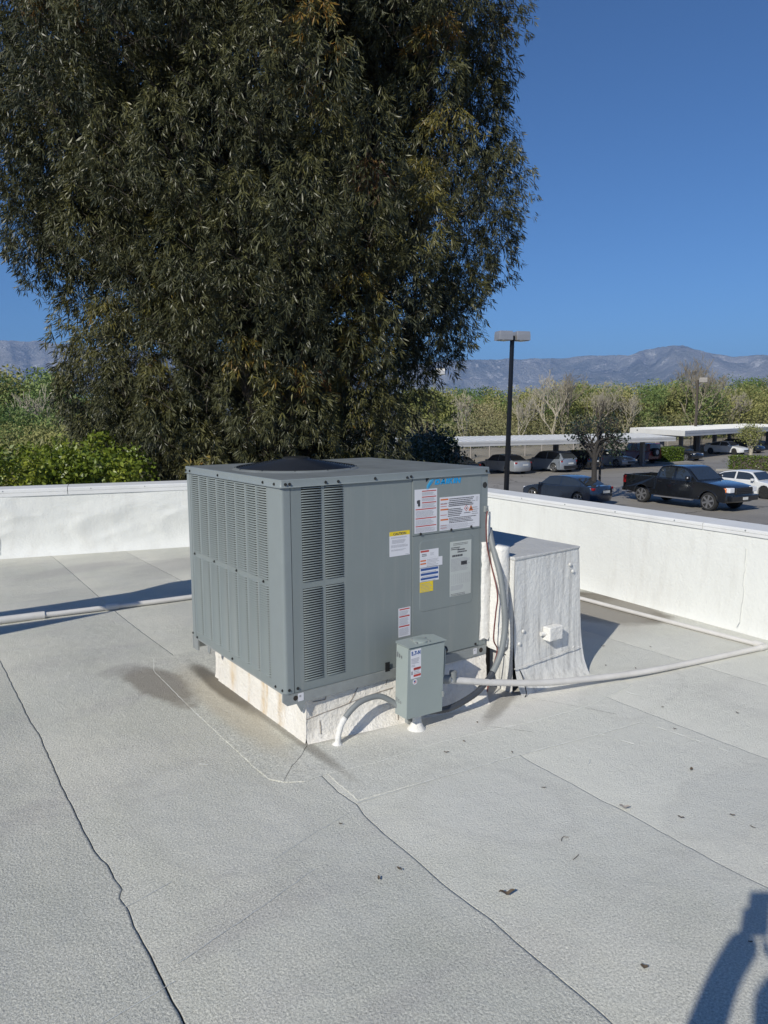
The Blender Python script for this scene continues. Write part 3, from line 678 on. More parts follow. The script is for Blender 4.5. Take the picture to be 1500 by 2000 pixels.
fm = MB(); fm.disc((FC[0], FC[1], ZT-.2), (0, 0, 1), .08, .13, 24); fm.build('fan_motor', M['black'], tcv)
b = MB(); b.disc((FC[0], FC[1], ZT-.3), (0, 0, 1), FR, .01, 48); b.build('fan_shroud_floor', M['black'], tcv)
# base rails
def rail(y0, y1, x0, x1, inset):
    m_ = MB(); m_.prism([(x0-.018, y0, .294), (x0-.020, y0, .254), (x0+.003, y0, .232), (x1-.003, y0, .232), (x1, y0, .238), (x1, y0, .281), (x0+.02, y0, .281)], (0, y1-y0, 0)); return m_
rl = rail(-.010, .002, 0, 1.286, 0).build('base_rail', M['galv'], unit)
m_ = MB(); m_.prism([(.052, -.0105, .232), (.101, -.0105, .232), (.078, -.0105, .184)], (0, .004, 0)); m_.build('hold_down_clip', M['galv'], rl)
m_ = MB(); m_.disc((.047, -.0098, .262), (0, -1, 0), .0125, .0012, 20); m_.build('lifting_hole', M['dark'], rl)
m_ = MB(); m_.disc((1.245, -.0098, .259), (0, -1, 0), .014, .0012, 20); m_.build('lifting_hole', M['dark'], rl)
m_ = MB(); m_.box((.060, -.0118, .242), (.090, -.0103, .281)); m_.box((.066, -.0122, .262), (.076, -.0116, .272), 1); m_.build('rail_sticker', [M['paper'], M['grey_ink']], rl)
m_ = MB(); m_.box((1.187, -.0118, .244), (1.212, -.0103, .278)); m_.box((1.192, -.0122, .264), (1.2, -.0116, .272), 1); m_.build('rail_sticker', [M['paper'], M['grey_ink']], rl)
bk = MB(); bk.prism([(0.002, 1.10, .282), (.002, 1.175, .282), (.002, 1.175, .225), (.002, 1.155, .205), (.002, 1.10, .205)], (.010, 0, 0)); bk.box((.0, 1.165, .205), (.09, 1.176, .282)); rb = bk.build('base_rail', M['galv'], unit)
bk = MB(); bk.prism([(.02, .94, .283), (.02, 1.0, .283), (.02, .995, .225), (.02, .97, .215)], (.004, 0, 0)); bk.build('hold_down_clip', M['galv'], rb)
rl2 = MB(); rl2.box((.07, 1.165, .232), (1.286, 1.178, .281)); rl2.build('base_rail', M['galv'], unit)
bs = MB(); bs.box((.004, .004, .272), (W_-.004, D_-.004, .284)); bs.build('base_pan', M['galv'], unit)
# screws
sproto = None
def screw(loc, axis, par=unit):
    global sproto
    if sproto is None:
        s = MB(); s.disc((0, 0, 0), (0, 0, 1), .0075, .002, 8); s.disc((0, 0, .002), (0, 0, 1), .0048, .004, 6); sproto = s.build('screw', M['screw'], par); o = sproto
    else: o = sproto.copy(); col.objects.link(o); o.parent = par
    o.location = loc; o.rotation_euler = Vector(axis).to_track_quat('Z', 'Y').to_euler()
for x, z in ((.022, 1.279), (.043, 1.279), (.235, 1.277), (.305, 1.277), (.72, 1.272), (.745, 1.276), (1.275, 1.279), (.52, 1.279)): screw((x, -.004, z), (0, -1, 0))
for x, z in ((.020, .303), (.066, .302), (.809, .972), (1.02, .974), (1.165, .977), (1.211, .299)): screw((x, -.0035 if z > .9 else .001, z), (0, -1, 0))
for y, z in ((1.16, 1.276), (1.10, 1.276), (.70, 1.277), (.17, 1.278), (.055, 1.278), (1.085, .795), (.80, .795), (.51, .795), (.20, .795), (1.163, .30), (1.10, .288), (.60, .296), (.10, .296), (.03, .297)): screw((-.004 if z > 1.2 else .0005, y, z), (-1, 0, 0))
kn = MB(); kn.disc((1.268, .0005, 1.201), (0, -1, 0), .0165, .0015, 24); kn.build('knockout_plug', M['screw'], unit)
tm = MB(); tm.box((1.262, -.014, 1.05), (1.284, -.0003, 1.085)); tm.disc((1.268, -.014, 1.074), (0, -1, 0), .005, .006, 8); tm.disc((1.278, -.014, 1.060), (0, -1, 0), .005, .006, 8); tm.build('wire_terminal', M['galv'], unit)
mn = MB(); mn.box((.572, -.0115, .276), (.60, -.0095, .325)); mn.build('rail_notch', M['black'], rl)
# ---- stickers
def sticker(name, x0, x1, z0, z1, y, par, base, prints, skew=0):
    """prints: (x0,x1,z0,z1,matindex) in 0..1 of the sticker"""
    m_ = MB(); m_.box((x0, y-.0006, z0), (x1, y, z1))
    for a, b_, c, d, mi in prints:
        m_.box((x0+(x1-x0)*a, y-.0009, z0+(z1-z0)*c), (x0+(x1-x0)*b_, y-.0005, z0+(z1-z0)*d), mi)
    return m_.build(name, [base, M['red'], M['orange'], M['grey_ink'], M['ink'], M['blue'], M['yellow'], M['paper']], par)
def lines(a, b_, z0, z1, n, h=.5, mi=3, words=6, frac=1):
    out = []; pz = (z1-z0)/n
    for i in range(n):
        z = z1-pz*(i+1); x = a; e = b_-(b_-a)*random.uniform(0, .25)*(frac)
        while x < e:
            l = random.uniform(.02, .10)*(b_-a)*6/words; out.append((x, min(x+l, e), z, z+pz*h, mi)); x += l+.012*(b_-a)*6/words
    return out
yU = -.0026; yL = -.0013
pr = []
for z in (.965, .83, .70, .555, .345, .165): pr.append(((.32 if z > .6 else .04), .96, z-.022, z, 1))
for z0, z1, a in ((.855, .935, .32), (.725, .80, .32), (.575, .67, .32), (.36, .52, .04), (.18, .31, .04), (.02, .13, .04)): pr += lines(a, .94, z0, z1, 5 if a > .1 else 8, .45)
pr += [(.14, .24, .62, .76, 4), (.10, .15, .68, .75, 4), (.16, .22, .60, .64, 3)]
sticker('warning_sticker', .769, .920, .977, 1.206, yU, upper, M['paper'], pr)
pr = []
for z in (.95, .65, .345): pr.append((.02, .21, z-.045, z, 2))
for z in (.80, .73, .47, .16, .08): pr.append((.02, .17, z-.015, z, 1))
pr += lines(.23, .86, .70, .97, 5, .5, 4, 9)+lines(.02, .9, .80, .86, 1, .4, 3)+lines(.2, .58, .40, .66, 5, .5, 4, 8)+lines(.2, .9, .70, .78, 2, .4, 3, 9)+lines(.23, .93, .20, .38, 4, .5, 4, 9)+lines(.02, .88, .03, .18, 5, .35, 3, 9)+lines(.8, .97, .40, .66, 4, .4, 3, 2)+lines(.9, .97, .8, .95, 4, .4, 3, 1)
wb = sticker('warning_sticker', .938, 1.227, .975, 1.154, yU, upper, M['paper'], pr)
g = MB(); cx, cz = 1.128, 1.083
g.prism([(cx-.016, yU-.0012, cz), (cx, yU-.0012, cz-.017), (cx+.016, yU-.0012, cz), (cx, yU-.0012, cz+.017)], (0, .0006, 0), 0)
g.prism([(cx-.012, yU-.0016, cz), (cx, yU-.0016, cz-.013), (cx+.012, yU-.0016, cz), (cx, yU-.0016, cz+.013)], (0, .0006, 0), 1)
g.disc((cx, yU-.0014, cz), (0, -1, 0), .0045, .0006, 10, 2)
g.prism([(cx+.017, yU-.0012, cz-.016), (cx+.051, yU-.0012, cz-.016), (cx+.034, yU-.0012, cz+.016)], (0, .0006, 0), 3)
g.disc((cx+.034, yU-.0013, cz-.005), (0, -1, 0), .0055, .0006, 10, 2); g.box((cx-.016, yU-.0012, cz-.026), (cx+.03, yU-.0006, cz-.023), 2)
g.build('hazard_symbols', [M['red'], M['paper'], M['ink'], M['orange']], upper)
pr = [(0, 1, .83, 1, 6)]+lines(.08, .9, .73, .79, 2, .45)+lines(.12, .86, .52, .68, 5, .45)+lines(.08, .92, .36, .47, 4, .4)+lines(.08, .85, .22, .29, 2, .4)+[(.78, .95, .03, .045, 3)]
cs = sticker('caution_sticker', .610, .740, .872, 1.0, .0012, fp, M['paper'], pr)
text_mesh('CAUTION', .0175, M['ink'], 'caution_lettering', fp, (.675, .0002, .9815), (1, 0, 0), (0, 0, 1), bold=.0004, align='CENTER', sx=1.05)
pr = [(.03, .48, .72, .93, 1)]+lines(.1, .42, .25, .6, 2, .5, 4, 3)+lines(.55, .78, .3, .65, 3, .3, 3, 3)
sticker('danger_sticker', .806, .933, .838, .884, yL, lower, M['paper'], pr)
pr = [(.02, .27, .68, .84, 2), (.02, .27, .34, .5, 2)]+lines(.32, .85, .5, .95, 3, .35, 3, 5)+lines(.3, .85, .02, .48, 3, .35, 3, 5)
sticker('warning_sticker', .805, .960, .790, .8375, yL-.0004, lower, M['paper'], pr)
pr = [(.04, .96, .80, .97, 5), (.04, .96, .46, .62, 5), (.04, .96, .14, .29, 5)]+lines(.08, .92, .66, .76, 1, .4, 3)+lines(.08, .92, .33, .43, 1, .4, 3)+lines(.05, .92, .02, .1, 1, .5, 3)
sticker('instruction_sticker', .806, .936, .712, .787, yL, lower, M['paper'], pr)
pr = lines(.05, .92, .08, .92, 6, .3, 3, 5)
sticker('instruction_sticker', .806, .896, .656, .711, yL, lower, M['yellow'], pr)
pr = lines(.15, .85, .93, .98, 2, .35, 4)+lines(.05, .5, .85, .91, 2, .5, 4)+lines(.35, .8, .79, .87, 2, .6, 4, 3)+lines(.1, .72, .72, .78, 1, .6, 4, 4)+lines(.05, .95, .46, .70, 11, .4, 3, 7)+[(.52, .80, .555, .625, 4)]
for i in range(9): pr.append((.06, .95, .22+i*.022, .222+i*.022, 3))
for i in range(10): pr.append((.06+i*.098, .066+i*.098, .22, .40, 3))
pr += lines(.05, .65, .11, .20, 5, .4, 3)+lines(.05, .85, .01, .06, 2, .35, 4)
sticker('rating_plate', 1.014, 1.169, .602, .906, yL, lower, M['foil'], pr)
pr = [(.08, .94, .93, .97, 1), (.06, .93, .68, .725, 1), (.04, .92, .34, .385, 1)]+lines(.06, .9, .74, .91, 7, .4)+lines(.06, .9, .41, .66, 10, .4)+lines(.06, .9, .05, .31, 10, .4)
sticker('warning_sticker', .666, .744, .438, .593, .0012, fp, M['paper'], pr)
# maker's lettering: slanted stroke emblem and the name DAIKIN in heavy slanted letters
lg = MB(); y = yU
lg.prism([(.854, y-.001, 1.196), (.868, y-.001, 1.232), (.905, y-.001, 1.255), (.872, y-.001, 1.222)], (0, .0008, 0), 0)
lg.prism([(.849, y-.001, 1.200), (.850, y-.001, 1.224), (.873, y-.001, 1.250), (.899, y-.001, 1.257), (.869, y-.001, 1.236)], (0, .0008, 0), 1)
lg.build('maker_emblem', [M['cyan'], M['cyan2']], upper)
lt = MB()
def let(x, w, strokes):
    for s in strokes: lt.prism([(x+u*w+.25*v*.027, y-.0012, 1.2245+v*.028) for u, v in s], (0, .001, 0))
t_ = .24
LET = {'D': [[(0, 0), (.3, 0), (.3, 1), (0, 1)], [(.3, 0), (.75, 0), (.95, .2), (.62, .3), (.3, .3)], [(.95, .2), (1, .35), (1, .65), (.95, .8), (.68, .65), (.68, .35)], [(.3, .7), (.62, .7), (.95, .8), (.75, 1), (.3, 1)]],
       'A': [[(0, 0), (.30, 0), (.62, 1), (.36, 1)], [(.36, 1), (.66, 1), (1.0, 0), (.68, 0)], [(.2, .2), (.8, .2), (.8, .4), (.2, .4)]],
       'I': [[(0, 0), (1, 0), (1, 1), (0, 1)]],
       'K': [[(0, 0), (.3, 0), (.3, 1), (0, 1)], [(.3, .38), (.95, 1), (.62, 1), (.3, .68)], [(.34, .58), (.56, .62), (1, 0), (.66, 0)]],
       'N': [[(0, 0), (.27, 0), (.27, 1), (0, 1)], [(.27, 1), (.27, .62), (.73, 0), (.73, .40)], [(.73, 0), (1, 0), (1, 1), (.73, 1)]]}
x = .903
for ch, w_l in zip('DAIKIN', (.033, .034, .0115, .032, .0115, .034)):
    let(x, w_l, LET[ch]); x += w_l+.0045
lt.build('maker_lettering', M['cyan'], upper)

# ------------------------------------------------------------------ curb under the unit
cb = empty('roof_curb', 'low white painted curb with rust streaks carrying the grey air conditioner', 'curb', (.13, .03, 0))
c = MB(); O = Vector((.13, .03, 0))
def cpts(L): return [Vector(p)-O for p in L]
bl, br_, tr_, tl = (.117, .026, -.02), (1.165, -.155, -.02), (1.29, -.002, .2305), (.1225, .022, .2305)
nu, nv = 60, 14; V = []; Fc = []
for i in range(nu+1):
    u = i/nu
    for j in range(nv+1):
        v = j/nv; a = Vector(bl).lerp(Vector(br_), u); b2 = Vector(tl).lerp(Vector(tr_), u); q = a.lerp(b2, v**.8); q.y -= .02*math.exp(-q.z/.02)
        q += Vector((0, random.gauss(0, .0012), 0)); V.append(q-O)
for i in range(nu):
    for j in range(nv): Fc.append((i*(nv+1)+j, (i+1)*(nv+1)+j, (i+1)*(nv+1)+j+1, i*(nv+1)+j+1))
c.add(V, Fc); c.build('curb_side', M['curb'], cb, smooth='all')
c = MB(); V = []; Fc = []
for i in range(61):
    u = i/60
    for j in range(13):
        v = j/12; yy = .020+u*(1.15-.020); xx = .122-.006*(1-v)-.018*math.exp(-v*.23/.02); zz = -.02+v*.2495
        if u < .0: pass
        V.append(Vector((xx+random.gauss(0, .0008)+.010*(u > .94), yy, zz))-O)
for i in range(60):
    for j in range(12): Fc.append((i*13+j, (i+1)*13+j, (i+1)*13+j+1, i*13+j+1))
c.add(V, Fc); c.build('curb_side', M['curb'], cb, smooth='all')
c = MB(); c.box(tuple(Vector((.13, .04, -.02))-O), tuple(Vector((1.24, 1.14, .2315))-O)); c.build('curb_core', M['curb'], cb)
# lap joints on the curb's front membrane
def cj(pts, r=.0022):
    c = MB(); P = []
    for (u, v) in pts:
        a = Vector(bl).lerp(Vector(br_), u); b2 = Vector(tl).lerp(Vector(tr_), u); q = a.lerp(b2, v**.8); q.y -= .02*math.exp(-q.z/.02)+.0012; P.append(q-O)
    c.tube(P, r, 5); c.build('lap_joint', M['mortar'], cb)
cj([(.0, .50), (.08, .56), (.16, .60), (.27, .68), (.36, .72), (.44, .74)]); cj([(.03, .88), (.09, .86), (.095, .95), (.10, .99)]); cj([(.21, .64), (.23, .75), (.25, .93), (.26, 1)])
cj([(.07, .15), (.07, .3), (.065, .42)]); cj([(.47, .1), (.47, .3), (.475, .45)]); cj([(.40, .85), (.41, .97)])

# ------------------------------------------------------------------ duct boot between the unit and the roof
def rough_box(pts_fn, nu, nv, amp, seed):
    pass
duct = empty('roof_duct', 'brushed white duct box with flared base behind the air conditioner', 'duct', (1.36, -.14, 0))
O = Vector((1.36, -.14, 0))
def face_grid(c00, c10, c11, c01, nu, nv, n, amp, flare=0, seed=0, m='duct', par=duct, name='duct_face'):
    V = []; Fc = []; c00, c10, c11, c01 = map(Vector, (c00, c10, c11, c01)); n = Vector(n)
    U = np.linspace(0, 1, nu+1); 
    for i in range(nu+1):
        for j in range(nv+1):
            u, v = i/nu, j/nv; q = c00.lerp(c10, u).lerp(c01.lerp(c11, u), v)
            nz = float(fbm(np.array([u*9+seed]), np.array([v*5+seed*2.]), 3, 21+seed)[0])-.5
            q = q+n*(amp*nz*2+flare*math.exp(-max(q.z, 0)/.09)); V.append(q-O)
    for i in range(nu):
        for j in range(nv): Fc.append((i*(nv+1)+j, (i+1)*(nv+1)+j, (i+1)*(nv+1)+j+1, i*(nv+1)+j+1))
    c = MB(); c.add(V, Fc); return c.build(name, M[m], par, smooth='all')
x0, x1, y0, y1, zt = 1.385, 1.935, -.125, 1.0, .797
face_grid((x0+.01, y0, -.02), (x1+.06, y0, -.02), (x1, y0, zt), (x0, y0, zt), 44, 50, (0, -1, 0), .0022, .07, 1)
face_grid((x1, y0, -.02), (x1, y1, -.02), (x1, y1, zt), (x1, y0, zt), 40, 40, (1, 0, 0), .004, .07, 2)
face_grid((x0, y0, -.02), (x0, y1, -.02), (x0, y1, zt), (x0, y0, zt), 20, 30, (-1, 0, 0), .004, 0, 3)
face_grid((x0, y1, -.02), (x1, y1, -.02), (x1, y1, zt), (x0, y1, zt), 20, 30, (0, 1, 0), .004, .05, 4)
c = MB(); c.add([Vector(q)-O for q in ((x0-.004, y0-.006, zt-.02), (x1+.004, y0-.006, zt-.008), (x1+.004, y1, zt-.004), (x0-.004, y1, zt-.004), (x0-.004, y0-.006, zt-.006), (x1+.004, y0-.006, zt+.004), (x1+.004, y1, zt+.006), (x0-.004, y1, zt+.004))],
      [(0, 3, 2, 1), (4, 5, 6, 7), (0, 1, 5, 4), (1, 2, 6, 5), (2, 3, 7, 6), (3, 0, 4, 7)])
M['ducttop'] = whitewall('dusty_duct_top', (.52, .52, .51), (.36, .36, .35), (1.5, 1.5, 1), .5)
c.build('duct_top', M['ducttop'], duct, bevel=.004)
for (x, z) in ((1.85, .70), (1.83, .11), (1.875, .655), (1.46, .36), (1.90, .18), (1.43, .29)):
    c = MB(); c.tube([Vector((x, y0-.004, z))-O, Vector((x, y0-.012, z))-O, Vector((x, y0-.014, z))-O], [.011, .009, .003], 10); c.build('coated_bolt', M['duct'], duct, smooth=True)
c = MB(); c.box(tuple(Vector((1.628, y0-.058, .275))-O), tuple(Vector((1.742, y0-.002, .358))-O)); jb = c.build('junction_box', M['jacket'], duct, bevel=.006)
c = MB(); c.tube([Vector(q)-O for q in ((1.60, y0-.012, .318), (1.63, y0-.02, .318))], .013, 8); c.build('box_nipple', M['jacket'], duct, smooth=True)
# horizontal lap line near the base, ragged
P = [Vector((1.37+k*.028, y0-.013-.07*math.exp(-.155/.09)-.002, (.155+.003*math.sin(k*1.3))+.005*random.random()+.0012*k))-O for k in range(21)]
c = MB(); c.tube(P, [.003*random.uniform(.6, 1.3) for _ in P], 5); c.build('lap_ridge', M['duct'], duct)
# white duct collars joining the unit's right side
def jacket(name, x0, x1, y0, y1, z0, z1, parent, seed, ragged=.02):
    rr_ = random.Random(seed); m_ = MB(); nz = 26; ny = 4; ring = []
    sec = [(x0, y1), (x0, y0+.01), (x0+.012, y0), ((x0+x1)/2, y0-.004), (x1-.012, y0), (x1, y0+.012), (x1, y1)]
    V = []; Fc = []
    for j in range(nz+1):
        z = z0+(z1-z0)*j/nz
        for i, (x, y) in enumerate(sec):
            zz = z+(rr_.uniform(-ragged, ragged) if j == 0 else 0)+(rr_.uniform(-.006, .004) if j == nz else 0)
            V.append((x+rr_.gauss(0, .0018), y+rr_.gauss(0, .0018), zz))
    k_ = len(sec)
    for j in range(nz):
        Fc += [(j*k_+i, j*k_+(i+1), (j+1)*k_+(i+1), (j+1)*k_+i) for i in range(k_-1)]
    Fc.append(tuple(nz*k_+i for i in range(k_)))
    m_.add([Vector(v)-O for v in V], Fc); return m_.build(name, M['jacket'], parent, smooth='all')
dj = duct
jacket('duct_collar', 1.250, 1.318, -.016, .5, .325, .88, dj, 1, .012)
jacket('duct_collar', 1.306, 1.384, -.095, .9, .275, .858, dj, 2, .02)
# mastic smeared over the edge of the corner post, tapering upward
m_ = MB(); 
L_ = [(1.30, 1.05), (1.290, 1.0), (1.283, .90), (1.276, .80), (1.262, .70), (1.262, .60), (1.255, .50), (1.245, .42), (1.240, .36), (1.236, .315)]
V = []; Fc = []
for (x, z) in L_: V += [Vector((x+random.gauss(0, .0015), -.0008, z))-O, Vector(((x+1.306)/2, -.006-random.random()*.003, z))-O, Vector((1.312, -.004, z))-O]
for j in range(len(L_)-1): Fc += [(3*j, 3*j+1, 3*j+4, 3*j+3), (3*j+1, 3*j+2, 3*j+5, 3*j+4)]
m_.add(V, Fc); m_.build('mastic_smear', M['jacket'], dj, smooth='all')
m_ = MB(); m_.box(tuple(Vector((1.262, .06, .0))-O), tuple(Vector((1.43, .7, .34))-O)); m_.build('gap_shade', M['dark'], dj)  # dark block stands in for the shaded gap under the collars

# ------------------------------------------------------------------ disconnect switch box
db = empty('disconnect_box', 'pale grey green electrical disconnect box on a short post before the curb', 'switch box', (.66, -.16, 0), 0)
O = Vector((.66, -.16, 0))
def dv(p): return tuple(Vector(p)-O)
YF, YB = -.225, -.125
b = MB(); X0, X1, X0b, X1b = .558, .785, .547, .770; zb, zt_ = .098, .458
# slightly leaning box: bottom shifted left
def lb(y, dx=0, dz=0): return [dv((X0b-dx, y, zb-dz)), dv((X1b+dx, y, zb-dz-.012)), dv((X1+dx, y, zt_+dz-.004)), dv((X0-dx, y, zt_+dz))]
A = lb(YF+.004); Bk = lb(YB); b.add(A+Bk, [(0, 1, 2, 3), (7, 6, 5, 4), (0, 4, 5, 1), (1, 5, 6, 2), (2, 6, 7, 3), (3, 7, 4, 0)]); b.build('enclosure', M['disc'], db, bevel=.003)
b = MB(); A = lb(YF, .003, -.002); Bk = lb(YF+.003, .003, -.002); b.add(A+Bk, [(0, 1, 2, 3), (7, 6, 5, 4), (0, 4, 5, 1), (1, 5, 6, 2), (2, 6, 7, 3), (3, 7, 4, 0)]); door = b.build('door', M['disc'], db, bevel=.001)
b = MB(); b.prism([dv((X0-.004, YF-.006, zt_+.004)), dv((X1+.012, YF-.006, zt_+.0)), dv((X1+.012, YB+.0, zt_+.004)), dv((X1-.04, YB+.02, zt_+.006)), dv((X0+.01, YB+.02, zt_+.006)), dv((X0-.004, YB, zt_+.006))], (0, 0, .003)); b.build('rain_lip', M['disc'], db)
b = MB(); b.tube([dv((.672, -.172, zt_+.004)), dv((.672, -.172, zt_+.012)), dv((.672, -.172, zt_+.014))], [.040, .040, .034], 28); b.build('hub_plate', M['disc'], db, smooth=True)
for a in (.5, 2.1, 3.7, 5.3):
    b = MB(); b.disc(dv((.672+.050*math.cos(a), -.172+.050*math.sin(a)*.8, zt_+.005)), (0, 0, 1), .007, .008, 8); b.build('hub_screw', M['galv'], db)
m_ = MB(); y = YF-.0006
def q3(x, z): return (x-O.x, y-O.y, z)
m_.box(dv((.570, y, .302)), dv((.635, y+.0006, .448)), 0)
def pb(x0, x1, z0, z1, mi): m_.box(dv((x0, y-.0005, z0)), dv((x1, y+.0001, z1)), mi)
for (a, b_, c_, d_, mi) in lines(.05, .85, .52, .72, 6, .4, 3)+lines(.05, .5, .42, .5, 2, .35, 3): pb(.570+.065*a, .570+.065*b_, .302+.146*c_, .302+.146*d_, 1)
pb(.588, .633, .345, .356, 2); pb(.588, .633, .310, .321, 2); pb(.572, .583, .322, .340, 1)
for (a, b_, c_, d_, mi) in lines(.3, .95, .16, .38, 4, .35, 3): pb(.570+.065*a, .570+.065*b_, .302+.146*c_, .302+.146*d_, 1)
m_.build('switch_sticker', [M['paper'], M['grey_ink'], M['red']], db)
EL = MB(); y = YF-.0016
def seg(x0, x1, z0, z1): EL.box(dv((x0, y, z0)), dv((x1, y+.001, z1)))
zE, hE = .421, .019; s_ = .0118
x = .5755; seg(x, x+.0035, zE, zE+hE); seg(x+.0035, x+.009, zE, zE+.004); seg(x+.0035, x+.009, zE+hE-.004, zE+hE); seg(x+.0035, x+.008, zE+.0075, zE+.0115)
EL.prism([dv((.5868, y, zE)), dv((.5935, y, zE)), dv((.5935, y, zE+.005)), dv((.590, y, zE+.008))], (0, .001, 0)); 
seg(.5945, .6065, zE+hE-.0045, zE+hE); seg(.5985, .6025, zE, zE+hE-.0045)
EL.disc(dv((.6095, y+.001, zE+.0065)), (0, -1, 0), .0036, .001, 12)
seg(.6155, .619, zE, zE+hE); seg(.6265, .630, zE, zE+hE); EL.prism([dv((.619, y, zE+hE)), dv((.619, y, zE+hE-.007)), dv((.6265, y, zE)), dv((.6265, y, zE+.007))], (0, .001, 0))
EL.build('maker_lettering', M['blue'], db)
m_ = MB(); m_.disc(dv((.597, YF-.0002, .283)), (0, -1, 0), .014, .0008, 24, 0); m_.box(dv((.589, YF-.0016, .283)), dv((.597, YF-.0008, .291)), 1)
for k in range(3): m_.box(dv((.589 if k else .597, YF-.0015, .287-.005*k)), dv((.605, YF-.0008, .2895-.005*k)), 2)
m_.build('round_flag_sticker', [M['paper'], M['blue'], M['red']], db)
# side handle
b = MB(); b.box(dv((.786, -.205, .30)), dv((.800, -.150, .40))); b.build('handle_base', M['galv'], db, bevel=.002)
b = MB(); b.prism([dv((.8005, -.215, .405)), dv((.8005, -.185, .425)), dv((.8005, -.160, .39)), dv((.8005, -.165, .27)), dv((.8005, -.185, .23)), dv((.8005, -.205, .27))], (.008, 0, 0)); b.build('handle', M['disc'], db, bevel=.003)
b = MB(); b.tube([dv((.802, -.19, .395)), dv((.825, -.19, .395))], .020, 6); b.build('handle_knob', M['screw'], db)
b = MB(); b.box(dv((.772, -.232, .165)), dv((.782, -.222, .195))); b.build('latch', M['galv'], db)
for z in (.40, .165):
    b = MB(); 
    for k in range(3): b.box(dv((X0b-.0015+.004*(z > .3), -.175+.016*k, z)), dv((X0b+.006, -.168+.016*k, z+.012+.006*k)))
    b.build('side_slots', M['galv'], db)
b = MB(); b.tube([dv((.655, -.165, -.01)), dv((.655, -.165, .02)), dv((.657, -.165, .04)), dv((.658, -.165, .12))], [.06, .036, .024, .021], 12); b.build('post_foot', M['jacket'], db, smooth=True)
b = MB(); b.box(dv((.63, -.123, .02)), dv((.69, -.10, .40))); b.build('mounting_strut', M['galv'], db)

# ------------------------------------------------------------------ pipes, conduits and wires
def pipe(name, pts, r, m, label, cat, n=12, k=6, group=None, rad=None):
    P = smoothpath(pts, k) if k else [Vector(p) for p in pts]; o = Vector(pts[0]); b = MB(); b.tube([p-o for p in P], rad or r, n)
    ob = b.build(name, m, None, smooth=True); ob.location = o; return tag(ob, label, cat, group)
pp = empty('condensate_pipe', 'white plastic pipe running from the switch box round the roof corner by the right wall', 'pipe', (.80, -.17, .2))
O = Vector((.80, -.17, .2))
b = MB(); P = smoothpath([(.80, -.17, .232), (.95, -.185, .196), (1.15, -.215, .150), (1.5, -.27, .087), (1.85, -.33, .052), (2.2, -.405, .034), (2.6, -.47, .024), (3.0, -.535, .021), (3.30, -.585, .021)], 6)
b.tube([p-O for p in P], .0185, 12); b.build('pipe_run', M['pvc'], pp, smooth=True)
b = MB(); P = smoothpath([(3.335, -.562, .021), (3.345, 0, .021), (3.36, .6, .021), (3.365, 1.0, .024), (3.39, 1.8, .022), (3.42, 2.9, .022)], 5)
b.tube([p-O for p in P], .0165, 12); b.build('pipe_run', M['pvc'], pp, smooth=True)
b = MB(); b.tube([Vector(q)-O for q in ((3.27, -.58, .022), (3.325, -.588, .022), (3.338, -.57, .022), (3.342, -.51, .022))], .0225, 12); b.build('pipe_elbow', M['pvc'], pp, smooth=True)
b = MB(); b.tube([Vector(q)-O for q in ((.80, -.17, .235), (.86, -.176, .222))], .024, 12); b.build('pipe_fitting', M['flex'], pp, smooth=True)
b = MB(); b.tube([Vector(q)-O for q in ((.885, -.18, .205), (.885, -.18, .262))], .020, 12); b.build('pipe_fitting', M['flex'], pp, smooth=True)
lp2 = empty('roof_pipe', 'white pipe lying on the roof left of the air conditioner, in the long shadow', 'pipe', (-4, 3.6, 0)); O = Vector((-4, 3.6, 0))
b = MB(); P = smoothpath([(-4, 3.55, .03), (-2, 3.36, .03), (-.77, 3.225, .03), (-.5, 3.20, .028), (-.3, 3.17, .026), (.1, 3.12, .026), (.7, 3.05, .026), (2.2, 2.98, .026), (3.4, 2.9, .026)], 4)
b.tube([p-O for p in P], [.030 if p.x < -.47 else .021 for p in P], 12); b.build('pipe_run', M['pvc'], lp2, smooth=True)
for x, y in ((-.5, 3.2), (.05, 3.127)):
    b = MB(); b.tube([Vector((x-.05, y+.008, .028))-O, Vector((x+.05, y-.008, .028))-O], .031, 12); b.build('pipe_coupling', M['pvc'], lp2, smooth=True)
# flexible conduit: ribbed
def ribbed(P, r, amp=.06): return [r*(1+amp*(i % 2)) for i in range(len(P))]
cpts = [(1.325, .02, .95), (1.305, -.03, .86), (1.290, -.11, .70), (1.278, -.155, .54), (1.270, -.17, .41), (1.225, -.185, .285), (1.150, -.195, .19), (1.10, -.20, .155), (1.02, -.195, .105), (.88, -.175, .062), (.76, -.17, .072), (.70, -.168, .092)]
P = smoothpath(cpts, 14); half = int(len(P)*.53)
fc = empty('flexible_conduit', 'thick grey flexible conduit looping from the unit side down to the switch box', 'conduit', cpts[0]); O = Vector(cpts[0])
b = MB(); b.tube([p-O for p in P[:half+1]], ribbed(P[:half+1], .0165), 14); b.build('conduit_run', M['flex'], fc, smooth='all')
b = MB(); b.tube([p-O for p in P[half:]], ribbed(P[half:], .0165), 14); b.build('conduit_run', M['cable'], fc, smooth='all')  # lower half uses the darkened copy, as it hangs in shade
cp2 = [(.236, -.075, -.01), (.243, -.078, .06), (.272, -.08, .122), (.357, -.083, .186), (.465, -.09, .197), (.53, -.11, .165), (.565, -.135, .13), (.60, -.15, .11)]
P = smoothpath(cp2, 8)
fc2 = empty('flexible_conduit', 'short arched conduit with painted white foot left of the switch box', 'conduit', cp2[0]); O = Vector(cp2[0])
k_ = 17; b = MB(); b.tube([p-O for p in P[:k_+1]], [max(.0150, .042-.008*i)*random.uniform(.93, 1.08) for i in range(k_+1)], 12); b.build('painted_foot', M['jacket'], fc2, smooth='all')
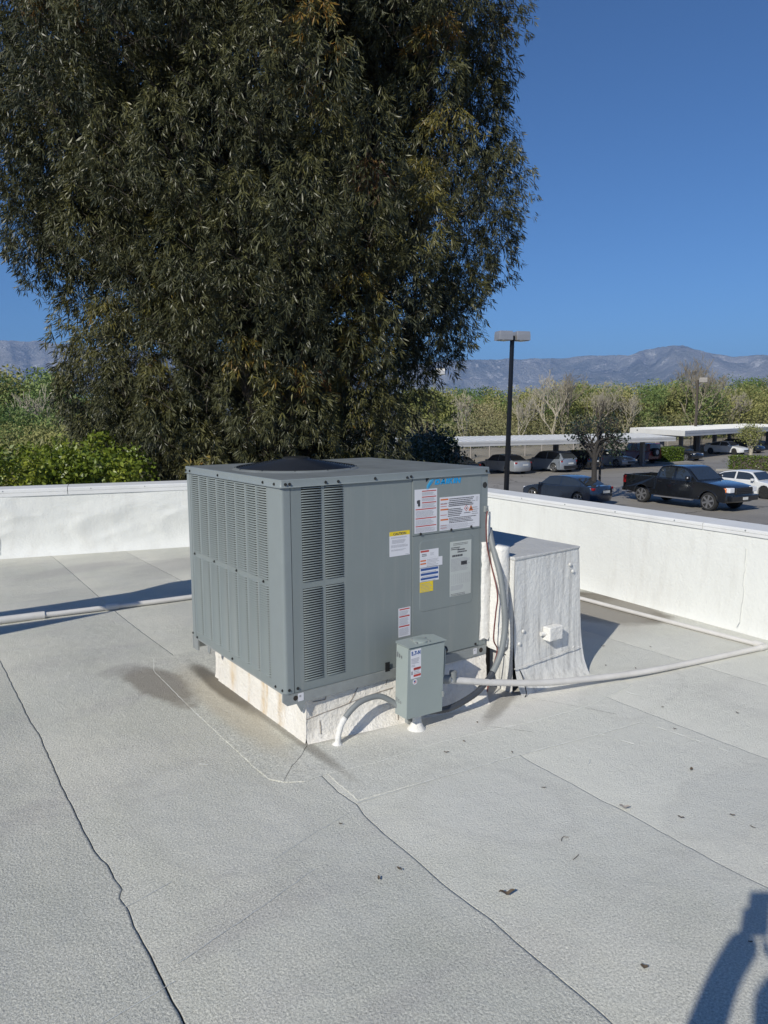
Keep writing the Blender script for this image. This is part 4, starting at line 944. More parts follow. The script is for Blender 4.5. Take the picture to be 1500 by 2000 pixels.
b = MB(); b.tube([p-O for p in P[k_:]], .0145, 12); b.build('conduit_run', M['flex'], fc2, smooth='all')
b = MB()
pipe('control_wire', [(1.272, -.02, 1.055), (1.258, -.025, 1.0), (1.268, -.025, .86), (1.300, -.030, .74), (1.28, -.10, .60), (1.262, -.108, .50), (1.25, -.108, .40), (1.25, -.108, .335), (1.285, -.10, .281), (1.27, -.10, .22), (1.23, -.10, .12), (1.20, -.11, .05)], .0042, M['wire_red'], 'thin maroon control wire hanging beside the grey conduit', 'wire', 6)
pipe('cable', [(1.36, -.04, .24), (1.41, -.10, .19), (1.43, -.15, .12), (1.42, -.20, .03), (1.40, -.21, .004)], .003, M['screw'], 'thin black cable hanging at the duct base', 'wire', 6)

# ------------------------------------------------------------------ dead leaves and scraps
M['dryleaf'] = mat('dry_brown_leaf', (.12, .09, .06), .8, var=.4, scale=60); M['paleleaf'] = mat('bleached_leaf', (.40, .36, .32), .7, var=.2, scale=40)
def leaf_obj(x, y, L_, wd, rz, m, curl, label, group=None):
    b = MB(); V = []; Fc = []; n_ = 7
    for i in range(n_+1):
        t = i/n_-.5; w_ = wd*(1-(2*t)**2)**.6*.5+.0003; z = .004+curl*abs(math.sin(t*4))*L_*.25
        V += [(t*L_, -w_+curl*.2*L_*t*t, z+.003*curl), (t*L_, curl*.2*L_*t*t, z), (t*L_, w_+curl*.2*L_*t*t, z+.004*curl)]
    for i in range(n_): Fc += [(3*i, 3*i+3, 3*i+4, 3*i+1), (3*i+1, 3*i+4, 3*i+5, 3*i+2)]
    b.add(V, Fc); o = b.build('dry_leaf', m, None, smooth='all'); o.location = (x, y, .0005); o.rotation_euler = (0, 0, rz)
    return tag(o, label, 'leaf', group)
leaf_obj(.095, -1.355, .055, .016, -.5, M['dryleaf'], 1, 'largest curled dark leaf on the open roof in front')
leaf_obj(.867, -1.255, .042, .020, -.9, M['paleleaf'], .8, 'bleached pale curled leaf lying right of the middle roof seam')
leaf_obj(1.379, -1.236, .030, .012, .4, M['dryleaf'], .6, 'small grey leaf on the roof below the pipe')
leaf_obj(.185, -1.815, .022, .014, -1, M['dryleaf'], .8, 'short brown scrap near the bottom edge of the photo')
leaf_obj(.532, -1.943, .014, .006, -.7, M['dryleaf'], .5, 'tiny dark scrap lying in the shadow of the arm')
def twig(x, y, pts, r, label):
    b = MB(); b.tube([(a, c_, .004) for a, c_ in pts], r, 5); o = b.build('twig', M['dryleaf'], None); o.location = (x, y, 0); return tag(o, label, 'twig')
twig(.499, -1.25, [(-.018, -.006), (0, .006), (.012, .008), (.024, -.006)], .0012, 'thin curved twig, upper of two on the right roof')
twig(.447, -1.353, [(-.02, -.004), (0, -.001), (.02, .004)], .0012, 'thin straight twig, lower of two on the right roof')
sp_all = [(.727, -.951), (1.163, -1.543), (1.146, -1.633), (-.126, -.672), (-.112, -1.035), (-.201, -1.036), (.851, -.644), (.982, -1.433), (2.143, -1.036), (1.7, -.95), (1.9, -.75), (2.3, -.3), (2.5, .1), (2.2, -.15), (2.75, -.1), (.6, -.46), (.95, -.3), (.75, -.42), (-.55, .1), (-.7, 1.2), (.3, 2.4), (2.9, .55), (3.05, .45), (1.2, -.38), (1.6, -1.4), (-.3, -.1), (3.1, .35), (3.2, .6), (1.05, -.24), (.9, -.27)]
sp = sp_all[:18]
for i, (x, y) in enumerate(sp):
    leaf_obj(x, y, random.uniform(.012, .026), random.uniform(.005, .011), random.uniform(0, 3), M['dryleaf'], random.uniform(.2, 1), 'tiny dark leaf scrap scattered on the pale roof', 'small leaf scraps scattered on the roof')

# ------------------------------------------------------------------ unseen caster added beyond the left edge, shaped to throw the long roof shadow
rd = empty('shadow_caster', 'unseen shadow caster on legs, added left of the view to throw the long roof shadow', 'duct', (-4, 2.4, 0)); O = Vector((-4, 2.4, 0))
hh = 1.6; sx, sy = SUND.x/-SUND.z*hh, SUND.y/-SUND.z*hh
def sh(x, y): return (x-sx, y-sy)
a1, a2, a3, a4 = sh(1.30, 3.80), sh(1.30, 3.02), sh(-.25, 3.02), sh(-.25, 3.56)
def slab(name, pts):
    b = MB(); b.prism([Vector((*sh(*q), hh))-O for q in pts], (0, 0, .02)); b.build(name, M['galv'], rd)
slab('caster_end', [(1.30, 3.80), (1.30, 3.07), (-.25, 3.245), (-.3, 3.34), (-.3, 3.60), (.35, 3.63), (.75, 3.79)])
slab('caster_arm', [(-.305, 3.60), (-.305, 3.35), (-.73, 3.46), (-2.4, 3.62), (-2.4, 3.72), (-.71, 3.605)])
slab('caster_arm', [(.0, 3.075), (.0, 3.06), (-.81, 2.91), (-2.4, 2.62), (-2.4, 2.95), (-.8, 3.15)])
slab('caster_brace', [(.02, 3.075), (.3, 3.085), (.3, 3.175), (.02, 3.20)])
for q in ((-2.6, 2.7), (-2.6, 3.64)):
    x, y = sh(*q); b = MB(); b.tube([Vector((x, y, 0))-O, Vector((x, y, hh+.02))-O], .03, 10); b.build('leg', M['galv'], rd)
b = MB(); A = sh(-2.3, 2.6); B2 = sh(-2.3, 3.75); b.prism([Vector((A[0]-.8, A[1], hh-.1))-O, Vector((A[0], A[1], hh-.1))-O, Vector((B2[0], B2[1], hh-.1))-O, Vector((B2[0]-.8, B2[1], hh-.1))-O], (0, 0, .1)); b.build('caster_body', M['galv'], rd)

# ================================================================== parking lot things
M['poleblk'] = mat('black_pole_paint', (.012, .013, .016), .35)
M['lamphead'] = mat('silver_lamp_housing', (.42, .42, .43), .4, .5, var=.1, scale=3)
M['lens'] = mat('lamp_lens', (.5, .5, .48), .2)
M['postgrey2'] = mat('dull_lamp_housing', (.28, .26, .24), .6)
def street_lamp(x, y, H, r, lean, heads, label, hs=1.0, hm='lamphead', pm='poleblk', rot=0):
    L = empty('street_lamp', label, 'street lamp', (x, y, G))
    b = MB(); top = Vector((lean[0], lean[1], H)); pv_ = [Vector((-r, -r, 0)), Vector((r, -r, 0)), Vector((r, r, 0)), Vector((-r, r, 0))]
    b.add(pv_+[p*.8+top for p in pv_], [(0, 1, 2, 3), (7, 6, 5, 4), (0, 4, 5, 1), (1, 5, 6, 2), (2, 6, 7, 3), (3, 7, 4, 0)]); b.build('pole', M[pm], L)
    for sgn in heads:
        h = MB(); d = Vector((math.cos(rot), math.sin(rot), 0))*sgn; q = Vector((-d.y, d.x, 0)); c = top+d*(.05+.38*hs); w2 = .30*hs; l2 = .33*hs; t2 = .20*hs
        V = [c+d*sx_*l2+q*sy_*w2+Vector((0, 0, z)) for z, k in ((-t2, 1), (t2*.2, 1.0), (t2, .93)) for sx_, sy_ in ((-k, -k), (k, -k), (k, k), (-k, k))]
        h.add(V, [(0, 3, 2, 1)]+[(e*4+i, e*4+(i+1) % 4, e*4+4+(i+1) % 4, e*4+4+i) for e in range(2) for i in range(4)]+[(8, 9, 10, 11)]); hd = h.build('lamp_head', M[hm], L, bevel=.01)
        h = MB(); h.box(tuple(c-Vector((l2*.8, w2*.8, t2+.015))), tuple(c+Vector((l2*.8, w2*.8, -t2-.002)))); h.build('lens', M['lens'], hd)
        h = MB(); h.tube([top-Vector((0, 0, .02)), top+d*.12-Vector((0, 0, .02))], .05, 6); h.build('arm', M[pm], L)
    return L
street_lamp(22.4, 20.65, 7.93, .085, (.0, -.24, 0), (1, -1), 'tall black parking lot lamp with two grey box heads', .98, rot=-.35)
street_lamp(41.4, 48.6, 8.35, .10, (0, 0, 0), (1,), 'single headed grey lamp rising between the eucalyptus and the black lamp', 1.35, rot=-.85, pm='galv')
street_lamp(76, 43.6, 8.2, .12, (0, 0, 0), (1,), 'far single headed lamp over the right carport', 1.3, rot=-1.0, pm='bark', hm='postgrey2')

# ---- carports
M['roofwhite'] = mat('white_carport_roof', (.72, .71, .68), .5, var=.06, scale=.6)
M['fascia'] = mat('grey_white_fascia', (.50, .50, .50), .5, var=.08, scale=.8)
M['postgrey'] = mat('grey_carport_post', (.16, .16, .17), .6)
def carport(O, u, L, v, D, zb, th, rise, nposts, label, p0=2.0, ribs=True):
    c_ = empty('carport', label, 'carport', (*O, G)); u = Vector((*u, 0)).normalized(); v = Vector((*v, 0)); v.normalize(); Z = lambda z: Vector((0, 0, z-G))
    m_ = MB()
    a0, a1, b0, b1 = Vector(), u*L, v*D, u*L+v*D
    m_.add([a0+Z(zb), a1+Z(zb), b1+Z(zb+rise), b0+Z(zb+rise), a0+Z(zb+th), a1+Z(zb+th), b1+Z(zb+rise+th), b0+Z(zb+rise+th)], [(0, 3, 2, 1), (4, 5, 6, 7), (0, 1, 5, 4), (1, 2, 6, 5), (2, 3, 7, 6), (3, 0, 4, 7)])
    m_.build('roof_deck', M['roofwhite'], c_)
    f_ = MB(); 
    for w_, zz, hh2 in ((.03, -.02, th*.52), (.05, th*.48, th*.1), (.03, th*.62, th*.36)):
        q = -v*w_; f_.prism([a0+Z(zb+zz), a1+Z(zb+zz), a1+Z(zb+zz+hh2), a0+Z(zb+zz+hh2)], q)
    f_.build('fascia', M['fascia'], c_)
    n_ = int(L/.6)
    for k in range(0, n_, 1):
        if not ribs: break
        p = u*(k*.6+.2); r_ = MB(); r_.prism([p+Z(zb+th+.002), p+u*.05+Z(zb+th+.002), p+u*.04+Z(zb+th+.03), p+u*.01+Z(zb+th+.03)], v*D+Vector((0, 0, rise)))
        r_.build('roof_rib', M['roofwhite'], c_)
    for k in range(nposts):
        p = u*(p0+k*(L-2*p0)/(nposts-1))+v*(D*.5); m_ = MB(); m_.box(tuple(p+Vector((-.14, -.18, 0))), tuple(p+Vector((.14, .18, zb-G+.02)))); m_.build('post', M['postgrey'], c_)
        m_ = MB(); q = p-v*(D*.45); e = p+v*(D*.45); m_.prism([q+Z(zb-.02), p+Z(zb-.22), e+Z(zb-.02+rise*.9), e+Z(zb+rise*.9), q+Z(zb)], u*.1); m_.build('cantilever_beam', M['postgrey'], c_)
    return c_
carport((22.6, 37.3), (.982, -.189), 30.9, (.5, .866), 6.6, -.67, .33, .16, 7, 'long white flat roofed carport behind the black lamp, the left one', 1.6)
carport((61.1, 35.7), (.985, .172), 36, (.24, .97), 7.5, -.55, .50, .16, 8, 'white flat roofed carport at the right edge with its near corner showing', 1.5)

# ---- chain link fence behind the carports
fn = empty('chain_link_fence', 'low chain link fence with thin pale posts behind the carports', 'fence', (20, 46.5, G)); 
b = MB(); b.box((0, -.02, 1.78), (90, .02, 1.83)); b.build('top_rail', M['galv'], fn)
fp0 = None
for k in range(38):
    if fp0 is None: b = MB(); b.tube([(0, 0, 0), (0, 0, 1.85)], .045, 6); fp0 = b.build('fence_post', M['paleleaf'], fn); o = fp0
    else: o = fp0.copy(); col.objects.link(o); o.parent = fn
    o.location = (k*2.4, 0, 0)
b = MB()
for k in range(0, 90*3):
    x = k/3; b.tube([(x, 0, .05), (x+1.7, 0, 1.78)], .006, 3, 0, False); b.tube([(x+1.7, 0, .05), (x, 0, 1.78)], .006, 3, 0, False)
o = b.build('wire_mesh', M['galv'], fn); o['kind'] = 'stuff'
# ---- dirt bank beyond
bkm = MB()
V = []; Fc = []
for i in range(80):
    for j in range(8):
        x = 10+i*2.0; y = 43.5+j*1.6; V.append((x, y, G+.001+(.0 if j == 0 else .9*min(1, j/4)+random.uniform(-.1, .1))))
for i in range(79):
    for j in range(7): Fc.append((i*8+j, (i+1)*8+j, (i+1)*8+j+1, i*8+j+1))
bkm.add(V, Fc); tag(bkm.build('dirt_bank', mat('pale_dirt', (.26, .225, .17), .95, var=.3, scale=.4, bumps=.5, bscale=2), None, smooth='all'), kind='structure')

# ---- vehicles
def paint(name, c, rough=.25, coat=.6, metal=0): 
    m, nt, b = principled(name); b.inputs['Base Color'].default_value = (*c, 1)
    P = objc(nt); nt.links.new(ramp(nt, noise(nt, 2.5, 5, .6, P), .35, .7, tuple(x*.93 for x in c), tuple(min(1, x*1.05+.002) for x in c)), b.inputs['Base Color'])
    nt.links.new(ramp(nt, noise(nt, 1.5, 4, .6, P), .3, .7, (rough,)*3, (rough*1.5,)*3), b.inputs['Roughness']); b.inputs['Coat Weight'].default_value = coat; b.inputs['Coat Roughness'].default_value = .08; b.inputs['Metallic'].default_value = metal
    return m
M['glass'] = mat('tinted_glass', (.028, .034, .040), .04, spec=1.0, coat=.5)
M['tyre'] = mat('tyre_rubber', (.022, .022, .022), .85)
M['rim'] = mat('alloy_rim', (.30, .30, .31), .3, .6)
M['rimdark'] = mat('dark_rim', (.05, .05, .05), .35, .4)
M['headl'] = mat('headlight_lens', (.75, .76, .78), .12)
M['taill'] = mat('tail_light_red', (.30, .012, .012), .15)
M['amber'] = mat('amber_marker', (.75, .20, .04), .2)
M['trim'] = mat('black_plastic_trim', (.02, .02, .022), .5)
M['chrome'] = mat('chrome', (.6, .6, .6), .15, .9)
M['plate'] = mat('number_plate', (.65, .65, .62), .5)
def arc_pts(cx, r, z0, n=7, cz=.34):
    a0 = math.asin(min(.95, max(-.95, (z0-cz)/r))); return [(cx+r*math.cos(a), cz+r*math.sin(a)) for a in [math.pi-a0-(math.pi-2*a0)*k/(n-1) for k in range(n)]]
def loft(profile, hw_fn, ys, mat_, name, parent, xround=0, bevel=.03, L=4.6, crown=0):
    """profile: closed (x,z) outline, sliced across y"""
    m_ = MB(); n = len(profile); V = []
    for f in ys:
        for x, z in profile:
            k = 1-xround*abs(f)**3.5*(abs(x)/(L/2))**3
            V.append((x*k, f*hw_fn(z), z-crown*f*f*(1 if z > .75 else 0)))
    Fc = [tuple(range(n)), tuple(range((len(ys)-1)*n, len(ys)*n))[::-1]]
    for e in range(len(ys)-1): Fc += [(e*n+i, e*n+(i+1) % n, (e+1)*n+(i+1) % n, (e+1)*n+i) for i in range(n)]
    m_.add(V, Fc); return m_.build(name, mat_, parent, smooth=True, bevel=bevel)
def wheel_parts(par, x, side, r, w, tr, spokes, rimm, bodyw):
    y1 = side*(bodyw-.01); y0 = y1-side*w
    t_ = MB(); c0 = Vector((x, y0, r)); c1 = Vector((x, y1, r)); P = [c0, c0.lerp(c1, .06), c0.lerp(c1, .2), c0.lerp(c1, .8), c0.lerp(c1, .95), c1, c1-Vector((0, side*.012, 0))]
    t_.tube(P, [r*.72, r*.93, r, r, r*.94, r*.78, r*.70], 28); wh = t_.build('wheel', M['tyre'], par, smooth=True)
    d = MB(); cy = y1+side*.004; d.disc((x, y1-side*.011, r), (0, side, 0), r*.70, .006, 24); d.build('brake_dark', M['trim'], wh)
    s = MB(); s.tube([Vector((x, cy-side*.02, r)), Vector((x, cy+side*.012, r))], [r*.16, r*.13], 10)
    for k in range(spokes):
        a = 2*math.pi*k/spokes+.3; u_ = Vector((math.cos(a), 0, math.sin(a))); q = Vector((-math.sin(a), 0, math.cos(a))); c = Vector((x, cy, r))
        s.prism([c+u_*r*.12-q*r*.09, c+u_*r*.68-q*r*.12, c+u_*r*.68+q*r*.12, c+u_*r*.12+q*r*.09], (0, side*.010, 0))
    ring = []
    for i in range(24):
        a = 2*math.pi*i/24; ring.append((x+r*.715*math.cos(a), cy, r+r*.715*math.sin(a)))
    s.tube(ring+[ring[0]], r*.035, 5, 0, False); s.build('rim', rimm, wh, smooth=True)
    return wh
def make_car(kind, label, pm, loc, heading, rimm='rim', L=4.7, W=1.82, H=1.45, wb=2.75, wr=.33, extra=None, front_white=False, group=None):
    c = empty('parked_car', label, 'car', (*loc, G), 0, group)
    h = L/2; bw = W/2; r = wr; ax = (wb/2+.05, -wb/2+.05); az_ = r*1.14
    if kind == 'sedan': up_ = [(-h, .40), (-h-.02, .62), (-h+.04, .92), (-h+.12, 1.0), (-h+.75, 1.03), (-.6, 1.0), (.0, .97), (h-1.55, .96), (h-1.2, .93), (h-.5, .82), (h-.12, .70), (h, .55), (h, .32)]; gh = [(-h+.60, 1.00), (-h+1.25, H*.93), (-h+1.75, H*.985), (-.25, H), (.25, H*.985), (.55, H*.95), (h-1.3, .93)]
    elif kind == 'hatch': up_ = [(-h, .42), (-h-.02, .75), (-h+.04, 1.05), (-h+.12, 1.10), (-.6, 1.06), (.2, 1.02), (h-1.3, 1.02), (h-1.0, .98), (h-.35, .86), (h-.08, .72), (h, .55), (h, .32)]; gh = [(-h+.10, 1.08), (-h+.55, H*.93), (-h+.75, H*.985), (-.35, H), (.15, H*.985), (.45, H*.95), (h-1.2, .98)]
    else: up_ = [(-h, .45), (-h, .8), (-h, 1.12), (-h+.04, 1.16), (-.4, 1.16), (.5, 1.16), (h-1.35, 1.14), (h-.2, 1.06), (h-.05, .98), (h, .7), (h, .5)]; gh = [(-h+.06, 1.14), (-h+.10, H*.98), (-h+.2, H), (-.2, H), (h-1.95, H), (h-1.85, H*.985), (h-1.45, 1.13)]
    bot = .22 if kind != 'jeep' else .38
    prof = [p for p in up_]+[(h-.08, bot)]+[(x, z) for x, z in arc_pts(ax[0], az_, bot, 9, r)][::-1]+[(x, z) for x, z in arc_pts(ax[1], az_, bot, 9, r)][::-1]+[(-h+.08, bot)]
    hw = lambda z: bw*(1-.10*max(0, (z-.75))/.4-.05*max(0, (.45-z))/.2)
    ys = [-1, -.93, -.7, -.35, 0, .35, .7, .93, 1]
    body = loft(prof, hw, ys, pm, 'body', c, xround=.13 if kind != 'jeep' else .02, bevel=.035, L=L, crown=.03)
    zb_ = min(z for x, z in gh); tum = .26 if kind != 'jeep' else .08
    gw = lambda z: bw*.93*(1-tum*max(0, z-zb_)/(H-zb_))
    ghp = gh+[(gh[-1][0]-.1, zb_-.05), (gh[0][0]+.1, zb_-.05)]
    cabin = loft(ghp, gw, [-1, -.8, -.4, 0, .4, .8, 1], pm, 'cabin', c, bevel=.03, L=L, crown=.025)
    # side glass, front and rear, with a pillar between
    def gz_(x): return np.interp(x, [p[0] for p in gh], [p[1] for p in gh])
    x_r, x_f = gh[0][0]+.28, gh[-1][0]-.22; xm = (x_r+x_f)/2+.05
    for sd in (-1, 1):
        for (xa, xb) in ((x_r+.05, xm-.05), (xm+.05, x_f)):
            xs = np.linspace(xa, xb, 7); top = [(x, max(zb_+.05, gz_(x)-.075)) for x in xs]; low = [(x, zb_+.035) for x in xs[::-1]]
            pol = [Vector((x, sd*(gw(z)+.006), z)) for x, z in top+low]; m_ = MB(); m_.prism(pol, (0, -sd*.02, 0)); m_.build('side_window', M['glass'], c)
        m_ = MB(); fx = x_f-.02; m_.box((fx-.05, sd*(bw-.02), zb_-.02), (fx+.10, sd*(bw+.16), zb_+.11)) if sd > 0 else m_.box((fx-.05, sd*(bw+.16), zb_-.02), (fx+.10, sd*(bw-.02), zb_+.11)); m_.build('mirror', pm, c, bevel=.03)
        for xh in (xm-.18, x_r+.05):
            m_ = MB(); m_.box((xh-.09, sd*(bw*.975)-.012, zb_-.17), (xh+.09, sd*(bw*.975)+.012, zb_-.14)); m_.build('door_handle', pm, c)
        for xd in (xm, x_f+.05, x_r-.02):
            m_ = MB(); m_.prism([(xd, sd*(hw(.35)+.002), .35), (xd+.012, sd*(hw(.35)+.002), .35), (xd+.012, sd*(hw(.9)+.002), zb_-.06), (xd, sd*(hw(.9)+.002), zb_-.06)], (0, -sd*.01, 0)); m_.build('door_gap', M['trim'], c)
    def slab(pa, pb, name, ins=.12, mm='glass'):
        (xa, za), (xb, zbb) = pa, pb; nrm = Vector((zbb-za, 0, -(xb-xa))).normalized(); nrm = nrm if nrm.z > 0 else -nrm
        a_ = [Vector((xa+(xb-xa)*t, y*1, za+(zbb-za)*t)) for t, y in ((.06, -(gw(za)-ins)), (.06, gw(za)-ins), (.95, gw(zbb)-ins*.6), (.95, -(gw(zbb)-ins*.6)))]
        m_ = MB(); m_.prism([q+nrm*.012-Vector((0, 0, .012)) for q in a_], nrm*.012); m_.build(name, M[mm], c)
    slab(gh[-1], gh[-2], 'windshield'); slab(gh[0], gh[1], 'rear_window')
    for x in ax:
        for sd in (-1, 1): wheel_parts(c, x, sd, r, .22, .1, 5, M[rimm], bw)
    kx = 1-.13*.8**3.5 if kind != 'jeep' else 1
    for sd in (-1, 1):
        m_ = MB(); m_.box((h*kx-.30, sd*bw*.62-.17, .60), (h*kx-.035, sd*bw*.62+.17, .72)); m_.build('headlight', M['headl'], c, bevel=.03)
        m_ = MB(); m_.box((-h*kx+.015, sd*bw*.72-.17, .80), (-h*kx+.16, sd*bw*.72+.17, .92)); m_.build('tail_light', M['taill'], c, bevel=.02)
    m_ = MB(); m_.box((h-.02, -bw*.5, .36), (h+.012, bw*.5, .52)); m_.build('grille', M['trim'], c)
    m_ = MB(); m_.box((-h-.03, -.26, .66), (-h-.012, .26, .78)); m_.build('number_plate', M['plate'], c)
    if kind == 'hatch': m_ = MB(); m_.box((-h-.03, -bw*.8, .30), (-h+.02, bw*.8, .55)); m_.build('bumper', M['trim'], c, bevel=.02)
    if kind == 'jeep':
        m_ = MB(); m_.tube([Vector((-h-.02, .1, 1.05)), Vector((-h-.24, .1, 1.05))], .38, 20); m_.build('spare_wheel', M['tyre'], c, smooth=True)
        m_ = MB(); m_.tube([Vector((-h-.235, .1, 1.05)), Vector((-h-.25, .1, 1.05))], .22, 16); m_.build('spare_rim', M['rim'], c)
    c.rotation_euler = (0, 0, math.pi/2-R(heading))
    return c
W_paint = paint('white_car_paint', (.70, .71, .72)); S_paint = paint('silver_car_paint', (.34, .36, .39), .25, .5, .3); G_paint = paint('grey_car_paint', (.26, .29, .34), .25, .5, .3)
Bl_paint = paint('dark_blue_car_paint', (.028, .042, .070), .18, 1, .3); K_paint = paint('black_car_paint', (.010, .011, .013), .15, 1); R_paint = paint('dark_red_car_paint', (.16, .012, .016), .25, .8)
make_car('sedan', 'dark blue sedan partly hidden behind the white right parapet', Bl_paint, (27.55, 21.45), -3, L=4.75, W=1.82, H=1.43, wb=2.85)
make_car('sedan', 'white sedan at the right edge, beside the black pickup', W_paint, (37.6, 17.3), 183, 'rimdark', L=4.6, W=1.8, H=1.42, wb=2.72)
make_car('sedan', 'pale silver sedan under the left carport, next to the black lamp', S_paint, (38.7, 37.0), 2, L=4.75, H=1.46)
make_car('hatch', 'silver grey crossover parked under the left carport', G_paint, (42.7, 35.9), 3, L=4.5, W=1.84, H=1.64, wb=2.7, wr=.36)
make_car('hatch', 'black hatchback under the left carport, right of the grey crossover', K_paint, (46.3, 36.2), 2, L=4.4, H=1.58, wb=2.6)
make_car('sedan', 'dark car with bright bumper parked behind the leafy tree trunk', G_paint, (50.9, 36.4), 181, L=4.6, H=1.42)
make_car('jeep', 'dark red boxy off-roader with spare wheel under the left carport end', R_paint, (56.1, 37.4), 2, L=4.2, W=1.85, H=1.85, wb=2.55, wr=.40)
make_car('sedan', 'black sedan facing out between the two carports, behind the cut hedge', K_paint, (62.6, 37.2), 183, L=4.7, H=1.42)
make_car('sedan', 'white sedan under the right carport', W_paint, (75.9, 39.8), 180, 'rimdark', L=4.6, H=1.45)
make_car('hatch', 'black car at the right edge under the right carport', K_paint, (80.2, 40.2), 180, L=4.6, H=1.6)
make_car('sedan', 'dark car just visible above the air conditioner under the left carport', K_paint, (33.9, 37.4), 2, L=4.6, H=1.5)
# ---- pickup truck
tk = empty('pickup_truck', 'black four door pickup truck with grey wheels crossing the parking lot', 'pickup truck', (31.25, 17.05, G)); h = 3.02; bw = 1.0; r = .415
ax = (1.93, -1.93-.0); bot = .50
prof = [(-h, .62), (-h, 1.30), (-h+.03, 1.34), (-1.05, 1.34), (-.95, 1.30), (.9, 1.28), (1.25, 1.30), (1.6, 1.29), (2.3, 1.22), (2.78, 1.14), (2.92, 1.05), (3.0, .80), (3.02, .52), (2.9, .42)]+[(x, z) for x, z in arc_pts(ax[0], .50, .46, 9, r)][::-1]+[(x, z) for x, z in arc_pts(ax[1]+.1, .50, .46, 9, r)][::-1]+[(-h+.05, .55)]
hw = lambda z: bw*(1-.05*max(0, z-1.0)/.35-.03*max(0, .6-z)/.2)
# rear part lower so that the bed is open, walls added on it
prof2 = [(-h+.06, .60), (-h+.06, .80), (-1.05, .80), (-1.05, 1.34), (-.95, 1.30)]+prof[5:]
loft(prof2, hw, [-1, -.94, -.7, -.35, 0, .35, .7, .94, 1], K_paint, 'body', tk, xround=.07, bevel=.03, L=2*h, crown=.02)
for sd in (-1, 1):
    arcr = [(x, z) for x, z in arc_pts(ax[1]+.1, .50, .60, 9, r)]
    pol = [(-h, .60), (-h, 1.31), (-h+.03, 1.345), (-1.06, 1.345), (-1.06, .60)]+arcr[::-1]
    m_ = MB(); m_.prism([Vector((x, sd*hw(z)*1.001, z)) for x, z in pol], (0, -sd*.09, 0)); m_.build('bed_side', K_paint, tk, bevel=.015)
    m_ = MB(); m_.box((-2.45, sd*(bw-.10)-.04, 1.345), (-2.40, sd*(bw-.10)+.04, 1.40)); m_.build('bed_rail_cap', M['trim'], tk)
m_ = MB(); m_.box((-h-.01, -bw*.93, .62), (-h+.06, bw*.93, 1.33)); m_.build('tailgate', K_paint, tk, bevel=.02)
m_ = MB(); m_.box((-h+.07, -bw+.1, .80), (-1.06, bw-.1, .812)); m_.build('bed_floor', M['trim'], tk)
m_ = MB(); m_.box((-1.9, -.25, .82), (-1.4, .35, 1.25)); m_.build('cargo_box', M['trim'], tk, bevel=.03)
m_ = MB(); m_.box((-h-.16, -bw*.9, .50), (-h+.02, bw*.9, .68)); m_.build('rear_bumper', K_paint, tk, bevel=.03)
m_ = MB(); m_.tube([(-h+.25, -.6, .42), (-h-.02, -.66, .40)], .035, 8); m_.build('exhaust_pipe', M['rim'], tk)
gh = [(-1.04, 1.28), (-.92, 1.72), (-.78, 1.88), (-.3, 1.94), (.35, 1.92), (.62, 1.86), (1.32, 1.28)]
gw = lambda z: bw*.95*(1-.17*(z-1.28)/.66 if z > 1.28 else 1)
loft(gh+[(1.2, 1.22), (-.98, 1.22)], gw, [-1, -.8, -.4, 0, .4, .8, 1], K_paint, 'cab', tk, bevel=.03, L=6, crown=.02)
gzf = lambda x: np.interp(x, [p[0] for p in gh], [p[1] for p in gh])
